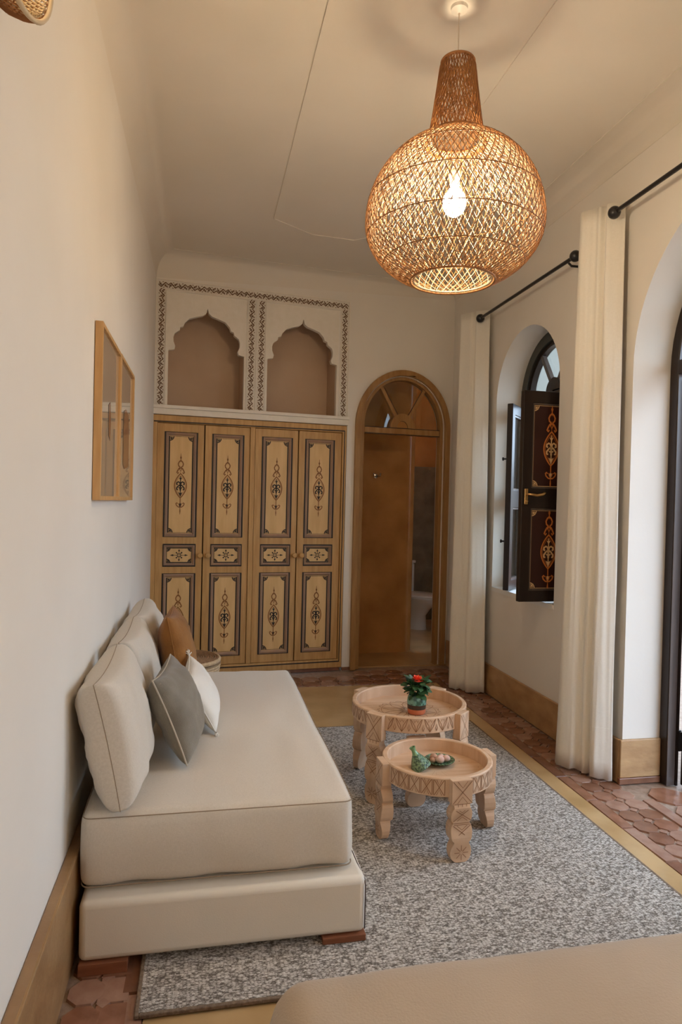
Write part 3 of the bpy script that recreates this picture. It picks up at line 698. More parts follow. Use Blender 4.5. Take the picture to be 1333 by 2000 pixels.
# ------------------------------------------------------------------ outside
b = MB(); b.box(2.65, 9.9, -9, 16, -.10, -.02); b.build('ground', 'tile2', kind='structure')
b = MB(); b.box(2.665, 3.45, -3, 9, 3.28, 3.42); b.build('ceiling_gallery', 'courtyard', kind='structure')  # unseen overhang, added to keep high sky light off the door jamb
b = MB(); b.box(3.0, 9.9, 11.5, 11.8, -.1, 9.0); b.build('wall_courtyard_far', 'courtyard_far', kind='structure')
b = MB(); b.box(9.6, 9.9, -9, 11.5, -.1, 2.3); b.build('wall_courtyard', 'courtyard', kind='structure')
b = MB(); b.box(9.55, 9.6, -9, 11.5, -.1, .55); b.build('baseboard_courtyard', 'tile', kind='structure')

# ------------------------------------------------------------------ soft shapes
def soft_box(x0, x1, y0, y1, z0, z1, r, bulge=.015, top=.01, wr=.002, res=(16, 28, 8), seed=0.0, wscale=(14, 4, 8), corner=1.0):
    nx, ny, nz = res; mb = MB(); idx = {}
    cx, cy, cz = (x0+x1)/2, (y0+y1)/2, (z0+z1)/2; hx, hy, hz = (x1-x0)/2, (y1-y0)/2, (z1-z0)/2
    def sm(t): return math.copysign(1-(1-abs(t))**1.5, t)
    def vid(i, j, k):
        key = (i, j, k)
        if key in idx: return idx[key]
        u, v, w = sm(2*i/nx-1), sm(2*j/ny-1), sm(2*k/nz-1)
        p = Vector((u*hx, v*hy, w*hz))
        q = Vector((max(-hx+r, min(hx-r, p.x)), max(-hy+r, min(hy-r, p.y)), max(-hz+r, min(hz-r, p.z))))
        d = p - q
        if d.length > 1e-6: p = q + d.normalized() * r
        fx, fy, fz = 1-u*u, 1-v*v, 1-w*w
        if abs(u) > .999: p.x += math.copysign(bulge*fy**.5*fz, u)
        if abs(v) > .999: p.y += math.copysign(bulge*fx**.5*fz, v)
        if w > .999: p.z += top*(fx*fy)**.6
        nn = Vector((p.x*wscale[0]+seed, p.y*wscale[1], p.z*wscale[2]))
        p += (p-q).normalized() * noise.noise(nn) * wr if (p-q).length > 1e-5 else Vector((0,0,0))
        idx[key] = len(mb.v); mb.v.append((p.x+cx, p.y+cy, p.z+cz)); return idx[key]
    def face(fn, a, b_):
        for i in range(a):
            for j in range(b_): mb.f.append((fn(i,j), fn(i+1,j), fn(i+1,j+1), fn(i,j+1))); mb.mi.append(0)
    face(lambda i, j: vid(i, j, nz), nx, ny); face(lambda i, j: vid(nx-i, j, 0), nx, ny)
    face(lambda i, j: vid(i, 0, j), nx, nz); face(lambda i, j: vid(nx-i, ny, j), nx, nz)
    face(lambda i, j: vid(nx, i, j), ny, nz); face(lambda i, j: vid(0, ny-i, j), ny, nz)
    return mb
def frame_from(bn, bf, tn, tf):
    bn, bf, tn, tf = map(Vector, (bn, bf, tn, tf)); c = (bn+bf+tn+tf)/4
    u = ((bf-bn)+(tf-tn))/2; v = ((tn-bn)+(tf-bf))/2; w, h = u.length, v.length
    u.normalize(); v = (v-u*v.dot(u)).normalized(); n = u.cross(v)
    return Matrix(((u.x,v.x,n.x,c.x),(u.y,v.y,n.y,c.y),(u.z,v.z,n.z,c.z),(0,0,0,1))), w, h
def cushion_mesh(w, h, t, pinch=.10, wr=.004, seed=0, N=26, pw=.42, seam=None, sag=0, box=0.0):
    mb = MB()
    def outline(u, v):
        return (w/2*u*(1-pinch*(1-v*v)*abs(u)**1.5), h/2*v*(1-pinch*(1-u*u)*abs(v)**1.5))
    def pt(u, v, s):
        x, y = outline(u, v); e = max(0, (1-u*u)*(1-v*v)); z = s*t/2*e**pw
        if box: z = s*max(abs(z), box*t/2*min(1, e*30)**.5)
        z += s*noise.noise(Vector((x*9+seed, y*9, s*3)))*wr*2*min(1, e*4) + s*noise.noise(Vector((x*26+seed, y*22, s*3)))*wr*min(1, e*6)
        y -= sag*(1-((v+1)/2))*0
        return (x, y, z)
    n = N; ids = {}
    def g(t_): return math.sin(t_*PI/2)
    for s in (1, -1):
        for i in range(n+1):
            for j in range(n+1):
                edge = i in (0, n) or j in (0, n)
                if s == -1 and edge: ids[(s,i,j)] = ids[(1,i,j)]; continue
                ids[(s,i,j)] = len(mb.v); mb.v.append(pt(g(2*i/n-1), g(2*j/n-1), s))
    for s in (1, -1):
        for i in range(n):
            for j in range(n):
                f = (ids[(s,i,j)], ids[(s,i+1,j)], ids[(s,i+1,j+1)], ids[(s,i,j+1)])
                mb.f.append(f if s == 1 else f[::-1]); mb.mi.append(0)
    ring_ = [outline(g(2*i/n-1), -1) for i in range(n)] + [outline(1, g(2*i/n-1)) for i in range(n)] + [outline(-g(2*i/n-1), 1) for i in range(n)] + [outline(-1, -g(2*i/n-1)) for i in range(n)]
    return mb, [(x, y, 0) for x, y in ring_]
def cushion(label, m, corners, t, seam=None, seam_r=.0025, pinch=.1, wr=.004, seed=0, pw=.42, group=None, cat='cushion', name='cushion', box=0):
    T, w, h = frame_from(*corners); root = thing(name, label, cat, group=group); root.matrix_world = T
    mb, rg = cushion_mesh(w, h, t, pinch, wr, seed, pw=pw, box=box); mb.build('cover', m, root, smooth=True)
    if seam: MB().tube(rg, seam_r, 6, closed=True).build('piping', seam, root, smooth=True)
    return root, w, h

# ------------------------------------------------------------------ rug
rx0, rx1, ry0, ry1 = -.16, 1.785, 1.895, 4.17
RG = thing('rug', 'large grey-beige woven rug under the sofa and tables', 'rug', (rx0, ry0, .004))
MB().box(.012, rx1-rx0-.012, .012, ry1-ry0-.012, 0, .011).build('woven_field', 'rug', RG)
b = MB(); w_, h_ = rx1-rx0, ry1-ry0
b.box(0, .013, 0, h_, 0, .0115).box(w_-.013, w_, 0, h_, 0, .0115).box(.013, w_-.013, 0, .013, 0, .0115).box(.013, w_-.013, h_-.013, h_, 0, .0115)
b.build('binding', 'rug_edge', RG, bevel=.003)
b = MB(); b.tube([(0,0,0),(.003,-.008,.001),(.001,-.016,.0)], .0015, 5); o = b.build('loose_thread', 'rug_edge', RG); o.location = (.62, 0, .004)
bit = thing('leaf_scrap', 'tiny red-brown scrap lying on the rug near the bed', 'scrap', (1.03, 1.86, .0165))
b = MB(); b.add([(-.012,0,0),(0,-.006,.004),(.013,0,.001),(.002,.007,.006),(-.004,.003,.009)], [(0,1,3),(1,2,3),(0,3,4),(1,4,3),(0,4,1)]); b.build('petal', 'block', bit)

# ------------------------------------------------------------------ sofa base and mattress
SB = thing('sofa_base', 'low cream leatherette sofa base on flat wooden block feet', 'sofa', (0, 0, 0))
b = MB(); b.box(-.345, .552, 2.105, 3.93, .036, .222); b.build('body', 'leatherette', SB, smooth='auto', bevel=.022, segs=4)
b = MB(); e = .549
b.tube([(e, 2.108, .05), (e, 2.108, .195), (e-.002, 2.120, .210), (e-.008, 2.2, .219), (e-.008, 3.9, .219)], .0022, 6); b.build('piping', 'piping', SB, smooth=True)
for x0, z0 in ((-.343, .001), (.408, .0158)):
    for y0 in (2.098, 3.80):
        MB().box(x0, x0+.144, y0, y0+.12, z0, .037).build('foot', 'block', SB, bevel=.002)
MT = thing('mattress', 'thick beige linen seat mattress on the sofa base', 'mattress', (0, 0, 0))
soft_box(-.352, .514, 2.165, 3.90, .231, .463, .028, .018, .004, .006, (30, 60, 12), 3.1, (11, 3.2, 6)).build('cover', 'sofa', MT, smooth=True)
def rrect(x0, x1, y0, y1, z, r=.03):
    P = []
    for cx_, cy_, a0 in ((x1-r,y0+r,-90),(x1-r,y1-r,0),(x0+r,y1-r,90),(x0+r,y0+r,180)):
        for k in range(6): a = math.radians(a0+k*18); P.append((cx_+r*math.cos(a), cy_+r*math.sin(a), z))
    return P
MB().tube(rrect(-.350, .515, 2.160, 3.902, .452), .0016, 6, closed=True).build('seam', 'seam', MT, smooth=True)
MB().tube(rrect(-.350, .515, 2.160, 3.902, .238), .0022, 6, closed=True).build('seam', 'seam', MT, smooth=True)
zb = .479
for k, (y0, lab) in enumerate(((2.12, 'big beige linen back cushion nearest the camera, leaning on the wall'), (2.74, 'middle beige linen back cushion of the three along the wall'), (3.34, 'farthest beige linen back cushion, beside the rust cushion'))):
    cushion(lab, 'sofa', [(-.235, y0-.01, zb), (-.230, y0+.57, zb), (-.318, y0+.06, .868), (-.318, y0+.575, .885)], .195, 'seam', .0014, .085, .006, 5.3*k, .20, 'beige back cushions', name='back_cushion')
cushion('olive-grey linen cushion with pale piping in front of the beige cushions', 'grey_linen', [(-.046,2.463,.480),(.012,2.875,.494),(-.160,2.463,.80),(-.132,2.885,.787)], .160, 'grey_piping', .0035, .10, .006, 11, .40)
rt, w_, h_ = cushion('small white linen cushion with tufted corners, beside the grey one', 'white_linen', [(.062,2.81,.484),(.084,3.16,.502),(-.050,2.81,.690),(-.058,3.16,.735)], .115, 'white_linen', .003, .08, .004, 17, .42)
for sx in (-1, 1):
    for sy in (-1, 1):
        b = MB()
        for k in range(9):
            a = random.uniform(-.9, .9); l = random.uniform(.018, .034); ca = math.atan2(sy, sx) + a
            b.tube([(sx*w_/2*.985, sy*h_/2*.985, 0), (sx*w_/2+.5*l*math.cos(ca), sy*h_/2+.5*l*math.sin(ca), random.uniform(-.006,.008)), (sx*w_/2+l*math.cos(ca), sy*h_/2+l*math.sin(ca), random.uniform(-.012,.012))], .0022, 4)
        b.build('corner_tuft', 'white_linen', rt, kind='stuff')
cushion('rust velvet cushion standing behind the grey and white ones', 'rust', [(-.068,3.10,.484),(-.055,3.52,.484),(-.150,3.12,.915),(-.145,3.52,.895)], .165, 'rust', .003, .09, .004, 23, .40)

# ------------------------------------------------------------------ round carved tables
def bend(mb, Rr, a0):
    mb.v = [((Rr - (v[1]))*math.cos(a0 + v[0]/Rr), (Rr - (v[1]))*math.sin(a0 + v[0]/Rr), v[2]) for v in mb.v]; return mb
def leg_levels(H):
    s = H/.34
    base = [(.016,0),(.029,.004),(.040,.014),(.046,.029),(.047,.045),(.043,.062),(.036,.074),(.033,.082),(.033,.086),(.041,.092),(.045,.103),(.047,.125),(.045,.146),(.040,.158),(.034,.163),(.040,.168),(.045,.178),(.047,.193),(.045,.208),(.039,.221),(.035,.226),(.035,.240),(.045,.243),(.045,.34)]
    return [(w, z*s) for w, z in base]
def carved_table(name, label, loc, Rr, H, angs, style, rim_h, mrot):
    T = thing(name, label, 'table', loc)
    b = MB(); ri = Rr-.024
    b.lathe([(ri, H-.058),(ri, H-.004),(ri+.004, H),(Rr-.004, H),(Rr, H-.004),(Rr, H-rim_h),(Rr-.004, H-rim_h-.003),(ri-.01, H-rim_h-.003),(ri-.01, H-.058)], 72, closed=True)
    b.build('rim', 'table', T, smooth='auto')
    b = MB(); b.lathe([(.0001, H-rim_h), (ri-.002, H-rim_h), (ri-.0005, H-.057), (.0001, H-.057)], 64); b.build('tray', 'table_in', T, smooth='auto')
    kn = MB(); TT = Matrix(((1,0,0,0),(0,0,1,0),(0,-1,0,H-.0565),(0,0,0,1)))
    for k in range(7):
        a = random.uniform(0, 6.28); r_ = random.uniform(.3, .9)*ri; kn.blob((r_*math.cos(a), r_*math.sin(a)), random.uniform(.003,.006), random.uniform(.002,.0045), 0, 7, TT)
    kn.build('wood_knots', 'knot', T, kind='stuff')
    cv = MB(); n = 10 if style == 'floral' else 8
    for k in range(n):
        a = 2*PI*k/n + .2; c, s = math.cos(a), math.sin(a); Q = lambda *ps: [(p*c-q*s, p*s+q*c) for p, q in ps]
        if style == 'floral':
            f = Rr/.3
            cv.ribbon(Q((.03*f,0),(.06*f,.016*f),(.105*f,.018*f),(.14*f,0)), .0028, 0, TT); cv.ribbon(Q((.03*f,0),(.06*f,-.016*f),(.105*f,-.018*f),(.14*f,0)), .0028, 0, TT)
            cv.ribbon(Q((.15*f,.01),(.165*f,.028),(.15*f,.045)), .0028, 0, TT); cv.ribbon(Q((.15*f,-.01),(.165*f,-.028),(.15*f,-.045)), .0028, 0, TT)
        else:
            cv.ribbon(Q((.035,0),(.085,0)), .0022, 0, TT, taper=True); cv.ribbon(Q((.05,.010),(.075,.018)), .0022, 0, TT, taper=True)
    if style == 'floral': cv.ribbon([(.145*Rr/.3*math.cos(2*PI*i/40), .145*Rr/.3*math.sin(2*PI*i/40)) for i in range(40)], .002, 0, TT, closed=True)
    cv.build('tray_carving', 'carving', T, kind='stuff')
    # rim carving between the legs, groove shade drawn as dark flat ribbons
    z0, z1 = H-rim_h+.006, H-.008; zc = (z0+z1)/2
    for q in range(4):
        a_s, a_e = angs[q]+.060/Rr, angs[q]+PI/2-.060/Rr; L_ = (a_e-a_s)*Rr; g = MB()
        if style == 'floral':
            n = 5; u = L_/n
            for k in range(n):
                x = k*u; hz = (z1-z0)*.5
                for sg, xx in ((1, x), (-1, x+u)):
                    g.ribbon([(xx, z0), (xx+sg*u*.10, zc), (xx+sg*u*.34, z1-.004), (xx+sg*u*.42, z1)], .0026, 0); g.ribbon([(xx, z0), (xx+sg*u*.26, zc-.004), (xx+sg*u*.42, z1)], .0026, 0)
                    g.ribbon([(xx+sg*u*.02, z1-.004), (xx+sg*u*.12, z1-.016), (xx+sg*u*.16, z1-.004)], .0022, 0)
                g.ribbon([(x+u*.5, z0+.004), (x+u*.42, z0+.018), (x+u*.5, zc+.006), (x+u*.58, z0+.018), (x+u*.5, z0+.004)], .0022, 0)
        else:
            n = 5; u = L_/n
            for k in range(n):
                x = k*u
                g.ribbon([(x+.003, z0), (x+.003, z1)], .0026, 0); g.ribbon([(x+u-.003, z0), (x+u-.003, z1)], .0026, 0)
                g.ribbon([(x+.006, z0), (x+u-.006, z1)], .0026, 0); g.ribbon([(x+.006, z1), (x+u-.006, z0)], .0026, 0)
                g.ribbon([(x+u*.3, z0), (x+u/2, zc-.008), (x+u*.7, z0)], .0022, 0); g.ribbon([(x+u*.3, z1), (x+u/2, zc+.008), (x+u*.7, z1)], .0022, 0)
        bend(g, Rr, a_s).build('rim_carving', 'carving', T)
    for a in angs:
        lv = leg_levels(H); b = MB(); vs = []; yo = -(Rr+.026)
        for w, z in lv:
            t = z/H; top_in = -(Rr-.004)
            yi = top_in if z > H-rim_h-.005 else -(Rr-.012) + .016*math.sin(PI*min(1, t/.78)) - (.006 if t < .25 else 0)
            yo2 = yo + (.004*math.sin(t*16) if z < H*.68 else 0)
            vs += [(-w, yo2, z), (w, yo2, z), (w, yi, z), (-w, yi, z)]
        n = len(lv); fs = [(0,3,2,1), (4*n-4, 4*n-3, 4*n-2, 4*n-1)]
        for j in range(n-1):
            for i in range(4): fs.append((4*j+i, 4*j+(i+1)%4, 4*j+4+(i+1)%4, 4*j+4+i))
        RM = Matrix.Rotation(a+PI/2, 4, 'Z')
        b.add([RM @ Vector(v) for v in vs], fs); LG = b.build('leg', 'table', T, bevel=.002)
        s = H/.34; g = MB(); yy = yo-.0015
        def X(za, zb_, w):
            g.ribbon([(-w, za), (w, zb_)], .0026, yy, RM); g.ribbon([(-w, zb_), (w, za)], .0026, yy, RM)
        X(.246*s, .336*s, .041); X(.174*s, .224*s, .038); X(.095*s, .155*s, .038)
        for za, zc_, zb_ in ((.246,.291,.336),(.174,.199,.224),(.095,.125,.155)):
            g.ribbon([(-.022, za*s), (0, (za+zc_)/2*s+.004), (.022, za*s)], .0022, yy, RM); g.ribbon([(-.022, zb_*s), (0, (zb_+zc_)/2*s-.004), (.022, zb_*s)], .0022, yy, RM)
        for z_ in (.243, .228, .165, .158, .087): g.ribbon([(-.035, z_*s), (.035, z_*s)], .0022, yy, RM)
        g.ribbon([(-.018,.243*s),(-.018,.232*s)], .002, yy, RM); g.ribbon([(.0,.243*s),(.0,.232*s)], .002, yy, RM); g.ribbon([(.018,.243*s),(.018,.232*s)], .002, yy, RM)
        for k in range(8):
            an = k*PI/4; g.ribbon([(.007*math.cos(an), .042*s+.007*math.sin(an)), (.030*math.cos(an), .042*s+.030*math.sin(an))], .0024, yy, RM)
        g.build('leg_carving', 'carving', LG)
    return T
zr = .0155
TA = carved_table('carved_table', 'larger round carved wood table holding the potted rose', (1.058, 3.27, zr), .292, .430, [math.radians(a) for a in (-139, -49, 41, 131)], 'floral', .074, 0)
TB = carved_table('carved_table', 'smaller lower round carved wood table with the green dish', (1.030, 2.765, zr), .240, .332, [math.radians(a) for a in (-87, 3, 93, 183)], 'cross', .076, 0)

# potted rose
zt = zr + .430 - .0555
PR = thing('potted_rose', 'small potted red rose in a green-glazed clay pot', 'plant', (1.085, 3.225, zt)); PR.scale = (1.12, 1.12, 1.12)
b = MB(); b.lathe([(.036,0),(.040,.004),(.0415,.024)], 28); b.build('clay_foot', 'pot_clay', PR, smooth='auto', label='bare red clay foot of the pot')
b = MB(); b.lathe([(.0417,.024),(.0428,.034),(.0432,.044)], 28); b.build('brown_glaze_band', 'pot_brown', PR, smooth='auto', label='dark brown glazed band')
b = MB(); b.lathe([(.0434,.044),(.0440,.058),(.0415,.074),(.036,.084),(.033,.082),(.032,.070),(.0001,.068)], 28); b.build('green_glaze_top', 'pot_green', PR, smooth='auto', label='mottled green glazed upper pot')
b = MB(); b.tube([(0,0,.07),(.002,0,.11),(-.004,0,.158)], .0022, 6)
for k in range(7):
    a = k*.9; b.tube([(0,0,.075),(.02*math.cos(a),.02*math.sin(a),.10),(.035*math.cos(a),.035*math.sin(a),.118)], .0014, 5)
b.build('stems', 'leaf', PR, kind='stuff')
lf = None
lv_ = []
for i in range(7):
    t = i/6; w = .0115*math.sin(PI*min(1, t*.92+.04))**.8; lv_ += [(-w, t*.034, .002*math.sin(t*3)+.0016), (0, t*.034, .0045*math.sin(t*PI)-.001*t), (w, t*.034, .002*math.sin(t*3)+.0016)]
lfaces = [(3*i+k, 3*i+k+1, 3*i+k+4, 3*i+k+3) for i in range(6) for k in range(2)]
for k in range(110):
    a = k*2.399; ph = random.uniform(-.35, 1.1); r_ = random.uniform(.006, .036); z = .086 + random.uniform(0, .062) + ph*.004
    if lf is None: lf = MB().add(lv_, lfaces).build('leaf', 'leaf', PR, smooth=True); o = lf
    else: o = copy_obj(lf, PR)
    o.matrix_local = Matrix.Translation((r_*math.cos(a), r_*math.sin(a), z)) @ Matrix.Rotation(a-PI/2+random.uniform(-.4,.4), 4, 'Z') @ Matrix.Rotation(ph-.25, 4, 'X') @ Matrix.Rotation(random.uniform(-.5,.5), 4, 'Y') @ Matrix.Scale(random.uniform(.85,1.35), 4)
FLW = bpy.data.objects.new('flower', None); COL.objects.link(FLW); FLW.parent = PR; FLW.location = (-.004, -.006, .158)
FLW['label'] = 'single red-orange rose bloom'
pv = []; pf = []
for i in range(6):
    for j in range(7):
        t, s_ = i/5, j/6-.5; w = .026*math.sin(PI*(t*.72+.14)); pv.append((s_*w, .004+.009*math.sin(t*1.7)+.004*t*t - .03*s_*s_*0, t*.021 - .012*s_*s_*t))
for i in range(5):
    for j in range(6): pf.append((i*7+j, i*7+j+1, i*7+j+8, i*7+j+7))
pt0 = None
for ring_i, (cnt, op, sc) in enumerate(((3, -.25, .55), (5, .05, .8), (6, .42, 1.0), (6, .85, 1.08))):
    for k in range(cnt):
        o = MB().add(pv, pf).build('petal', 'petal', FLW, smooth=True) if pt0 is None else copy_obj(pt0, FLW)
        pt0 = pt0 or o
        a = 2*PI*k/cnt + ring_i*.5
        o.matrix_local = Matrix.Rotation(a, 4, 'Z') @ Matrix.Translation((0, .001*ring_i, -.002*ring_i)) @ Matrix.Rotation(-op, 4, 'X') @ Matrix.Scale(sc, 4)

# green ceramic dish with pebbles, and its conical lid leaning against it
zs_ = zr + .332 - .0565
DS = thing('ceramic_dish', 'small green ceramic dish holding pebbles on the lower table', 'dish', (1.062, 2.815, zs_))
b = MB(); b.lathe([(.028,0),(.030,.004),(.048,.008),(.064,.017),(.068,.022),(.065,.023),(.047,.013),(.030,.008),(.0001,.007)], 36); b.build('bowl', 'tagine', DS, smooth='auto')
LD = thing('tagine_cone', 'green textured conical lid with a neck leaning beside the pebble dish', 'lid', (.962, 2.775, zs_+.006))
tl = Matrix.Rotation(math.radians(-25), 4, 'Y') @ Matrix.Rotation(math.radians(-6), 4, 'X')
b = MB(); b.lathe([(.046,0),(.048,.003),(.044,.010),(.037,.026),(.026,.046),(.017,.060),(.015,.062),(.0001,.0621)], 32, tl); b.build('cone', 'tagine', LD, smooth='auto')
b = MB(); b.lathe([(.016,.060),(.011,.072),(.0095,.083),(.013,.092),(.0145,.096),(.010,.097),(.008,.090),(.0001,.088)], 24, tl); b.build('neck', 'tagine_neck', LD, smooth='auto')
for k, (x, y, r_, m_, lab) in enumerate(((-.004,-.014,.021,'pebble','biggest pale pink pebble at the front of the dish'), (-.022,.018,.019,'pebble_brown','brown pebble at the left back of the dish'), (.014,.022,.016,'pebble','pale pebble at the back of the dish'), (.030,-.002,.018,'pebble','pinkish pebble at the right of the dish'), (-.034,-.006,.014,'pebble_brown','small brownish pebble at the left of the dish'))):
    b = MB(); b.sphere((0,0,0), r_, 16, 10, (1, .9, .82))
    b.v = [tuple(Vector(v)*(1+.10*noise.noise(Vector(v)*60+Vector((k*5,0,0))))) for v in b.v]
    o = b.build('pebble', m_, None, smooth=True); o.location = (1.062+x, 2.815+y, zs_+.009+r_*.80); tag(o, lab, 'pebble', 'pebbles in the green dish')

# ------------------------------------------------------------------ lidded basket behind the sofa
BK = thing('lidded_basket', 'round coiled basket with flat brown lid behind the sofa', 'basket', (-.10, 4.295, .0))
prof = []
for i in range(26):
    z = .002 + i*.0165; r_ = .12 + .105*(z/.415)**.6 if z > .004 else .12; prof += [(r_, z), (r_+.006, z+.008)]
b = MB(); b.lathe(prof, 40); b.build('body', 'basket_rim', BK, smooth='auto')
prof = [(.218, .430), (.228, .434), (.231, .444), (.226, .452), (.218, .455)]
b = MB(); b.lathe(prof+[(.212,.450)], 44); b.build('lid_rim', 'basket_rim', BK, smooth='auto')
prof = []
for i in range(15):
    r_ = .216 - i*.015; prof += [(r_, .452), (r_-.0075, .457)]
prof.append((.0001, .455)); b = MB(); b.lathe(prof, 44); b.build('lid', 'basket', BK, smooth='auto', label='brown coiled lid')

# ------------------------------------------------------------------ bed in the foreground
BD = thing('bed', 'bed with plain sand-brown cover in the near right corner', 'bed', (0, 0, 0))
MB().box(.20, 1.72, -.52, 1.16, .0, .14).build('bed_base', 'block', BD)
mbb = soft_box(.140, 1.80, -.56, 1.275, .05, .550, .075, .010, .010, .004, (40, 40, 14), 9.0, (5, 6, 5)); mbb.build('bedcover', 'bedding', BD, smooth=True)

# ------------------------------------------------------------------ pictures on the left wall
def picture(lab, y0, y1, z0, z1, kind):
    P = thing('framed_picture', lab, 'picture', (-.400, (y0+y1)/2, z0), 0, 'framed drawings on the left wall')
    T = Matrix(((0,-1,0,.030),(1,0,0,0),(0,0,1,0),(0,0,0,1)))     # local x -> world y, local -y -> +x
    w, h = y1-y0, z1-z0
    P.rotation_euler = (0, 0, 0)
    f = .016
    MB().plate([rect(-w/2, w/2, 0, h), [(-w/2+f,f),(-w/2+f,h-f),(w/2-f,h-f),(w/2-f,f)]], .028, T).build('frame', 'frame_oak', P, bevel=.0015)
    T2 = Matrix(((0,-1,0,.020),(1,0,0,0),(0,0,1,0),(0,0,0,1)))
    MB().plate([rect(-w/2+f-.002, w/2-f+.002, f-.002, h-f+.002)], .012, T2).build('glazed_sheet', 'art_paper', P)
    g = MB(); k = MB()
    if kind == 1:
        g.v = []; pts = [(-.10,.17),(-.04,.15),(.06,.16),(.13,.17),(.14,.26),(.13,.36),(.10,.42),(.0,.44),(-.09,.42),(-.11,.33),(-.10,.25)]
        pts = [(x*w/.56, z*h/.65) for x, z in pts]
        g.add([T2 @ Vector((x, -.0012, z)) for x, z in pts], [tuple(range(len(pts)))]); g.build('brown_brush_shape', 'art_brown', P, label='brown brushed patch')
        k.ribbon([(.16,.07),(.165,.09),(.15,.10),(.165,.115),(.15,.125),(.16,.14)], .003, 0, T2); k.ribbon([(.175,.075),(.17,.10),(.18,.13)], .003, 0, T2); k.build('signature_marks', 'black_line', P)
    else:
        pts = [(-.02,.26),(.03,.24),(.04,.33),(.02,.40),(-.03,.38)]
        g.add([T2 @ Vector((x, -.0012, z)) for x, z in pts], [tuple(range(len(pts)))]); g.build('brown_brush_shape', 'art_brown', P, label='small brown brush stroke')
picture('nearer tall oak-framed picture on the left wall', 2.555, 3.105, 1.439, 2.091, 0)
picture('farther oak-framed picture on the left wall, nearer the wardrobe', 3.122, 3.69, 1.438, 2.094, 1)

# ------------------------------------------------------------------ curtains and rods
def catmull(P, n):
    out = []
    P = [Vector(p) for p in P]; Q = [P[0]*2-P[1]] + P + [P[-1]*2-P[-2]]
    for i in range(1, len(Q)-2):
        for k in range(n):
            t = k/n; a, b_, c, d = Q[i-1], Q[i], Q[i+1], Q[i+2]
            out.append(.5*((2*b_)+(c-a)*t+(2*a-5*b_+4*c-d)*t*t+(3*b_-a-3*c+d)*t**3))
    out.append(P[-1]); return out
def curtain(label, top, bot, z0, z1, seed):
    C = thing('curtain', label, 'curtain', (0, 0, 0), 0, 'cream curtains on the window wall')
    A, B = catmull(top, 9), catmull(bot, 9); n = len(A); m = 34; b = MB(); vs = []
    for j in range(m+1):
        t = j/m; z = z0 + (z1-z0)*t
        for i in range(n):
            p = B[i].lerp(A[i], t**.9)
            q = noise.noise(Vector((i*.22+seed, z*.9, 0)))*.010*(1-.6*t)
            zz = z + (.012*noise.noise(Vector((i*.15+seed, 0, 4))) if j == 0 else 0)
            vs.append((p.x - abs(q), p.y + q*.4, zz))
    fs = [(j*n+i, j*n+i+1, (j+1)*n+i+1, (j+1)*n+i) for j in range(m) for i in range(n-1)]
    o = b.add(vs, fs).build('cloth', 'curtain', C, smooth=True)
    s = o.modifiers.new('thickness', 'SOLIDIFY'); s.thickness = .0025; s.offset = 0
    hp = [Vector((vs[3*n+i][0]-.0016, vs[3*n+i][1], vs[3*n+i][2])) for i in range(n)]
    hm = MB(); hm.tube(hp, .0013, 4); hm.build('hem_stitch', 'curtain', C)
    return C
curtain('cream curtain panel in the far corner beside the arched window',
    [(2.165,4.885),(2.12,4.91),(2.075,4.94),(2.085,4.965),(2.05,4.985),(2.03,5.02),(2.0,5.08),(2.05,5.15),(2.11,5.23),(2.17,5.33)],
    [(2.150,4.775),(2.09,4.79),(2.02,4.82),(2.03,4.87),(2.00,4.90),(1.965,4.915),(1.935,4.97),(2.0,5.08),(2.09,5.20),(2.16,5.32)], .012, 2.985, 1.0)
curtain('cream curtain panel between the arched window and the garden door',
    [(2.165,3.185),(2.125,3.205),(2.088,3.228),(2.098,3.258),(2.068,3.268),(2.060,3.300),(2.030,3.325),(2.018,3.375),(2.08,3.45),(2.16,3.52)],
    [(2.150,3.135),(2.110,3.162),(2.066,3.194),(2.084,3.240),(2.050,3.250),(2.055,3.290),(2.005,3.320),(1.978,3.400),(2.06,3.51),(2.16,3.61)], .014, 3.085, 7.0)
def rod(label, x, ya, yb_, z, brs):
    Rd = thing('curtain_rod', label, 'curtain rod', (x, (ya+yb_)/2, z), 0, 'black iron curtain rods'); h = (yb_-ya)/2
    MB().tube([(0,-h,0),(0,h,0)], .0115, 12).build('pole', 'iron', Rd, smooth='auto')
    for s in (-1, 1):
        MB().sphere((0, s*(h+.028), 0), .033, 20, 14).build('ball_finial', 'iron', Rd, smooth=True)
    for yy in brs:
        b = MB(); y_ = yy-(ya+yb_)/2
        b.tube([(0,y_,-.013),(.02,y_,-.030),(2.2-x-.004,y_,-.030)], .007, 8); b.box(2.2-x-.005, 2.2-x, y_-.014, y_+.014, -.065, .012); b.build('bracket', 'iron', Rd)
rod('black curtain rod above the arched window', 2.08, 3.555, 4.85, 2.912, (3.60,))
rod('black curtain rod above the garden door, entering from the right edge', 2.08, 1.50, 3.13, 3.008, (1.60,))

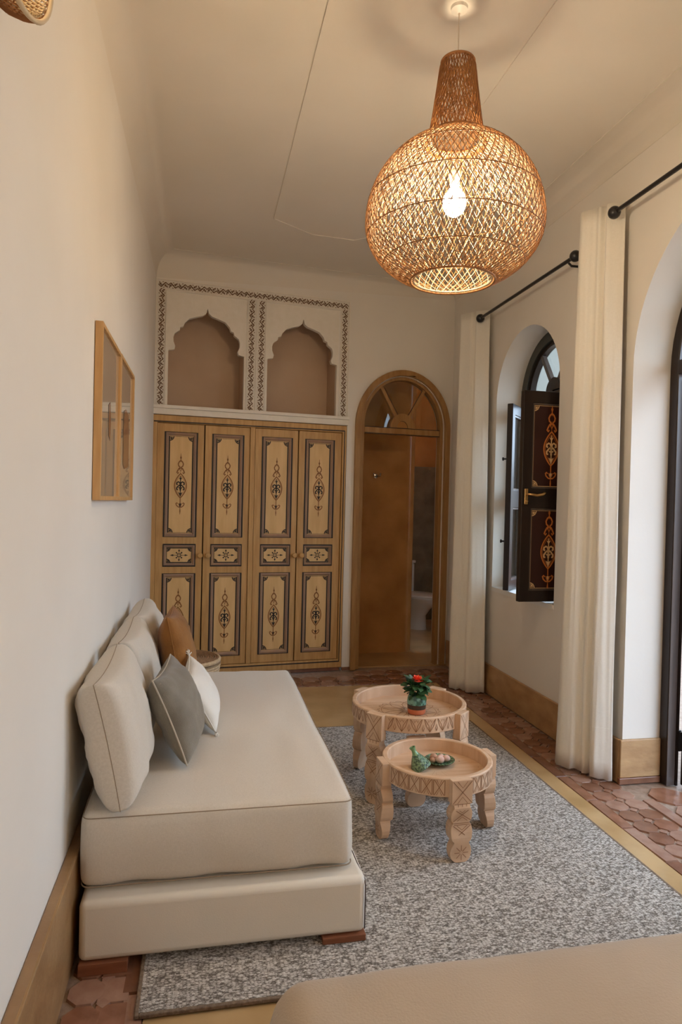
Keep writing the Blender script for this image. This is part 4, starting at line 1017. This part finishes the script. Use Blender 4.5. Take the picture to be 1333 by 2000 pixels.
# ------------------------------------------------------------------ woven pendant lamp
def woven(prof, n, twist, r, parent, name, m, steps=44, off=0.0, flat=1.0, dirs=(1, -1), seed=0, lab=None):
    """canes running up a profile (r,z) while turning round it, both ways"""
    L = [0]
    for a, b_ in zip(prof, prof[1:]): L.append(L[-1] + math.hypot(b_[0]-a[0], b_[1]-a[1]))
    def at(t):
        d = t*L[-1]
        for i in range(len(prof)-1):
            if d <= L[i+1]+1e-9:
                k = (d-L[i])/(L[i+1]-L[i]); return prof[i][0]+(prof[i+1][0]-prof[i][0])*k, prof[i][1]+(prof[i+1][1]-prof[i][1])*k
        return prof[-1]
    pr = [at(i/steps) for i in range(steps+1)]
    b = MB(); rnd = random.Random(seed)
    for s in dirs:
        for k in range(n):
            a0 = 2*PI*k/n + rnd.uniform(-.10, .10)*2*PI/n; tw = twist*(1+rnd.uniform(-.015, .015)); pts = []
            for i, (rr, z) in enumerate(pr):
                a = a0 + s*tw*i/steps; q = rr + off + s*r*.8
                pts.append((q*math.cos(a), q*math.sin(a), z))
            b.tube(pts, r, 4, cap=False, flat=flat)
    return b.build(name, m, parent, kind='stuff', label=lab)
PX, PY = .936, 2.48
PL = thing('pendant_lamp', 'large woven rattan pendant lamp, gourd shaped and lit', 'lamp', (PX, PY, ZT))
ZB = 2.330 - ZT; ZN = 2.875 - ZT; ZTp = 3.190 - ZT
globe = []
for i in range(25):
    t = i/24; a = -58 + t*(74+58)      # latitude
    globe.append((.360*math.cos(math.radians(a))**.92, 0))
lat0, lat1 = -62.0, 72.0
zc_ = 2.550 - ZT; kz_lo = (zc_-ZB)/math.sin(math.radians(62)); kz_hi = (ZN-zc_)/math.sin(math.radians(72))
globe = []
for i in range(29):
    a = math.radians(lat0 + (lat1-lat0)*i/28); globe.append((.341*math.cos(a), zc_ + (kz_lo if a < 0 else kz_hi)*math.sin(a)))
neck = [(.116, ZN-.02), (.101, ZN+.045), (.090, ZN+.12), (.079, ZN+.20), (.068, ZTp-.03), (.060, ZTp-.008), (.045, ZTp)]
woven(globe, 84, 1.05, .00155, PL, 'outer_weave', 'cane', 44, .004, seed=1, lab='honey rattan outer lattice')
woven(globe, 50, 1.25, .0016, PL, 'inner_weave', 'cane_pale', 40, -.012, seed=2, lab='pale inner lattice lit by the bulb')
woven(neck, 38, 1.5, .0017, PL, 'neck_weave', 'cane_dark', 26, .0, seed=3, lab='darker dense rattan neck')
woven(neck, 34, .8, .0017, PL, 'neck_lining', 'cane', 26, -.005, seed=4)
def hoop(r, z, rr, m, name='hoop'):
    MB().tube([(r*math.cos(2*PI*i/56), r*math.sin(2*PI*i/56), z) for i in range(56)], rr, 6, closed=True).build(name, m, PL, smooth=True)
for la in (-38, -12, 14, 40):
    a = math.radians(la); hoop(.347*math.cos(a), zc_+(kz_lo if a < 0 else kz_hi)*math.sin(a), .0019, 'cane')
hoop(globe[0][0]+.004, globe[0][1], .0042, 'cane_dark', 'bottom_rim'); hoop(globe[0][0]-.008, globe[0][1]+.004, .004, 'cane_pale', 'bottom_rim')
for r_, z in ((.113, ZN), (.108, ZN+.012), (.063, ZTp-.012)): hoop(r_, z, .005, 'cane_dark', 'neck_ring')
b = MB(); b.lathe([(.004, 0), (.034, 0), (.032, -.012), (.014, -.019), (.008, -.024), (.004, -.024)], 28, closed=True); b.build('canopy', 'white_metal', PL, smooth='auto')
b = MB(); b.tube([(0,0,-.02), (0,0,2.76-ZT)], .0028, 8); b.build('cord', 'cord', PL)
b = MB(); b.lathe([(.018, 2.70-ZT), (.020, 2.705-ZT), (.020, 2.755-ZT), (.008, 2.765-ZT)], 20); b.build('socket', 'white_metal', PL, smooth='auto')
b = MB(); b.lathe([(.001, 2.580-ZT), (.018, 2.584-ZT), (.034, 2.597-ZT), (.044, 2.618-ZT), (.046, 2.638-ZT), (.040, 2.660-ZT), (.026, 2.680-ZT), (.016, 2.692-ZT), (.014, 2.70-ZT)], 24); b.build('bulb', 'bulb', PL, smooth=True)

# woven sconce high on the left wall, only its lower tip shows
SC = thing('woven_sconce', 'small woven rattan wall lamp at the upper left edge', 'lamp', (-.383, 1.215, 2.352))
SC.rotation_euler = (0, PI/2, -.22)
PLs = PL; 
def woven_in(parent, prof, n, twist, r, name, m, off, seed): return woven(prof, n, twist, r, parent, name, m, 14, off, seed=seed)
sp_ = [(.04, .004), (.066, .014), (.085, .032), (.094, .055), (.096, .074)]
woven_in(SC, sp_, 54, .9, .0016, 'outer_weave', 'cane_dark', .002, 8); woven_in(SC, sp_, 60, .7, .0015, 'inner_weave', 'cane_pale', -.006, 9)
MB().tube([(.098*math.cos(2*PI*i/40), .098*math.sin(2*PI*i/40), .076) for i in range(40)], .0045, 6, closed=True).build('rim', 'cane_pale', SC, smooth=True)
b = MB(); b.lathe([(.05, .001), (.05, .012), (.02, .03), (.018, .05)], 20); b.build('back_plate', 'white_metal', SC, smooth='auto')
b = MB(); b.sphere((0, 0, .062), .020, 16, 10); b.build('bulb', 'bulb2', SC, smooth=True)

# pair of unseen globe lamps added on the wall behind the camera for warm fill
for x, lab in ((1.05, 'white glass globe wall lamp left of the bed head'), (1.95, 'white glass globe wall lamp right of the bed head')):
    G = thing('globe_wall_lamp', lab, 'lamp', (x, Y0, 1.75), 0, 'bedside globe lamps')
    b = MB(); b.lathe([(.045,0),(.045,.012),(.015,.02),(.015,.05)], 20, Matrix.Rotation(-PI/2, 4, 'X')); b.build('wall_fitting', 'iron', G, smooth='auto')
    b = MB(); b.sphere((0,.11,0), .07, 20, 14); b.build('globe', 'globe_glow', G, smooth=True)
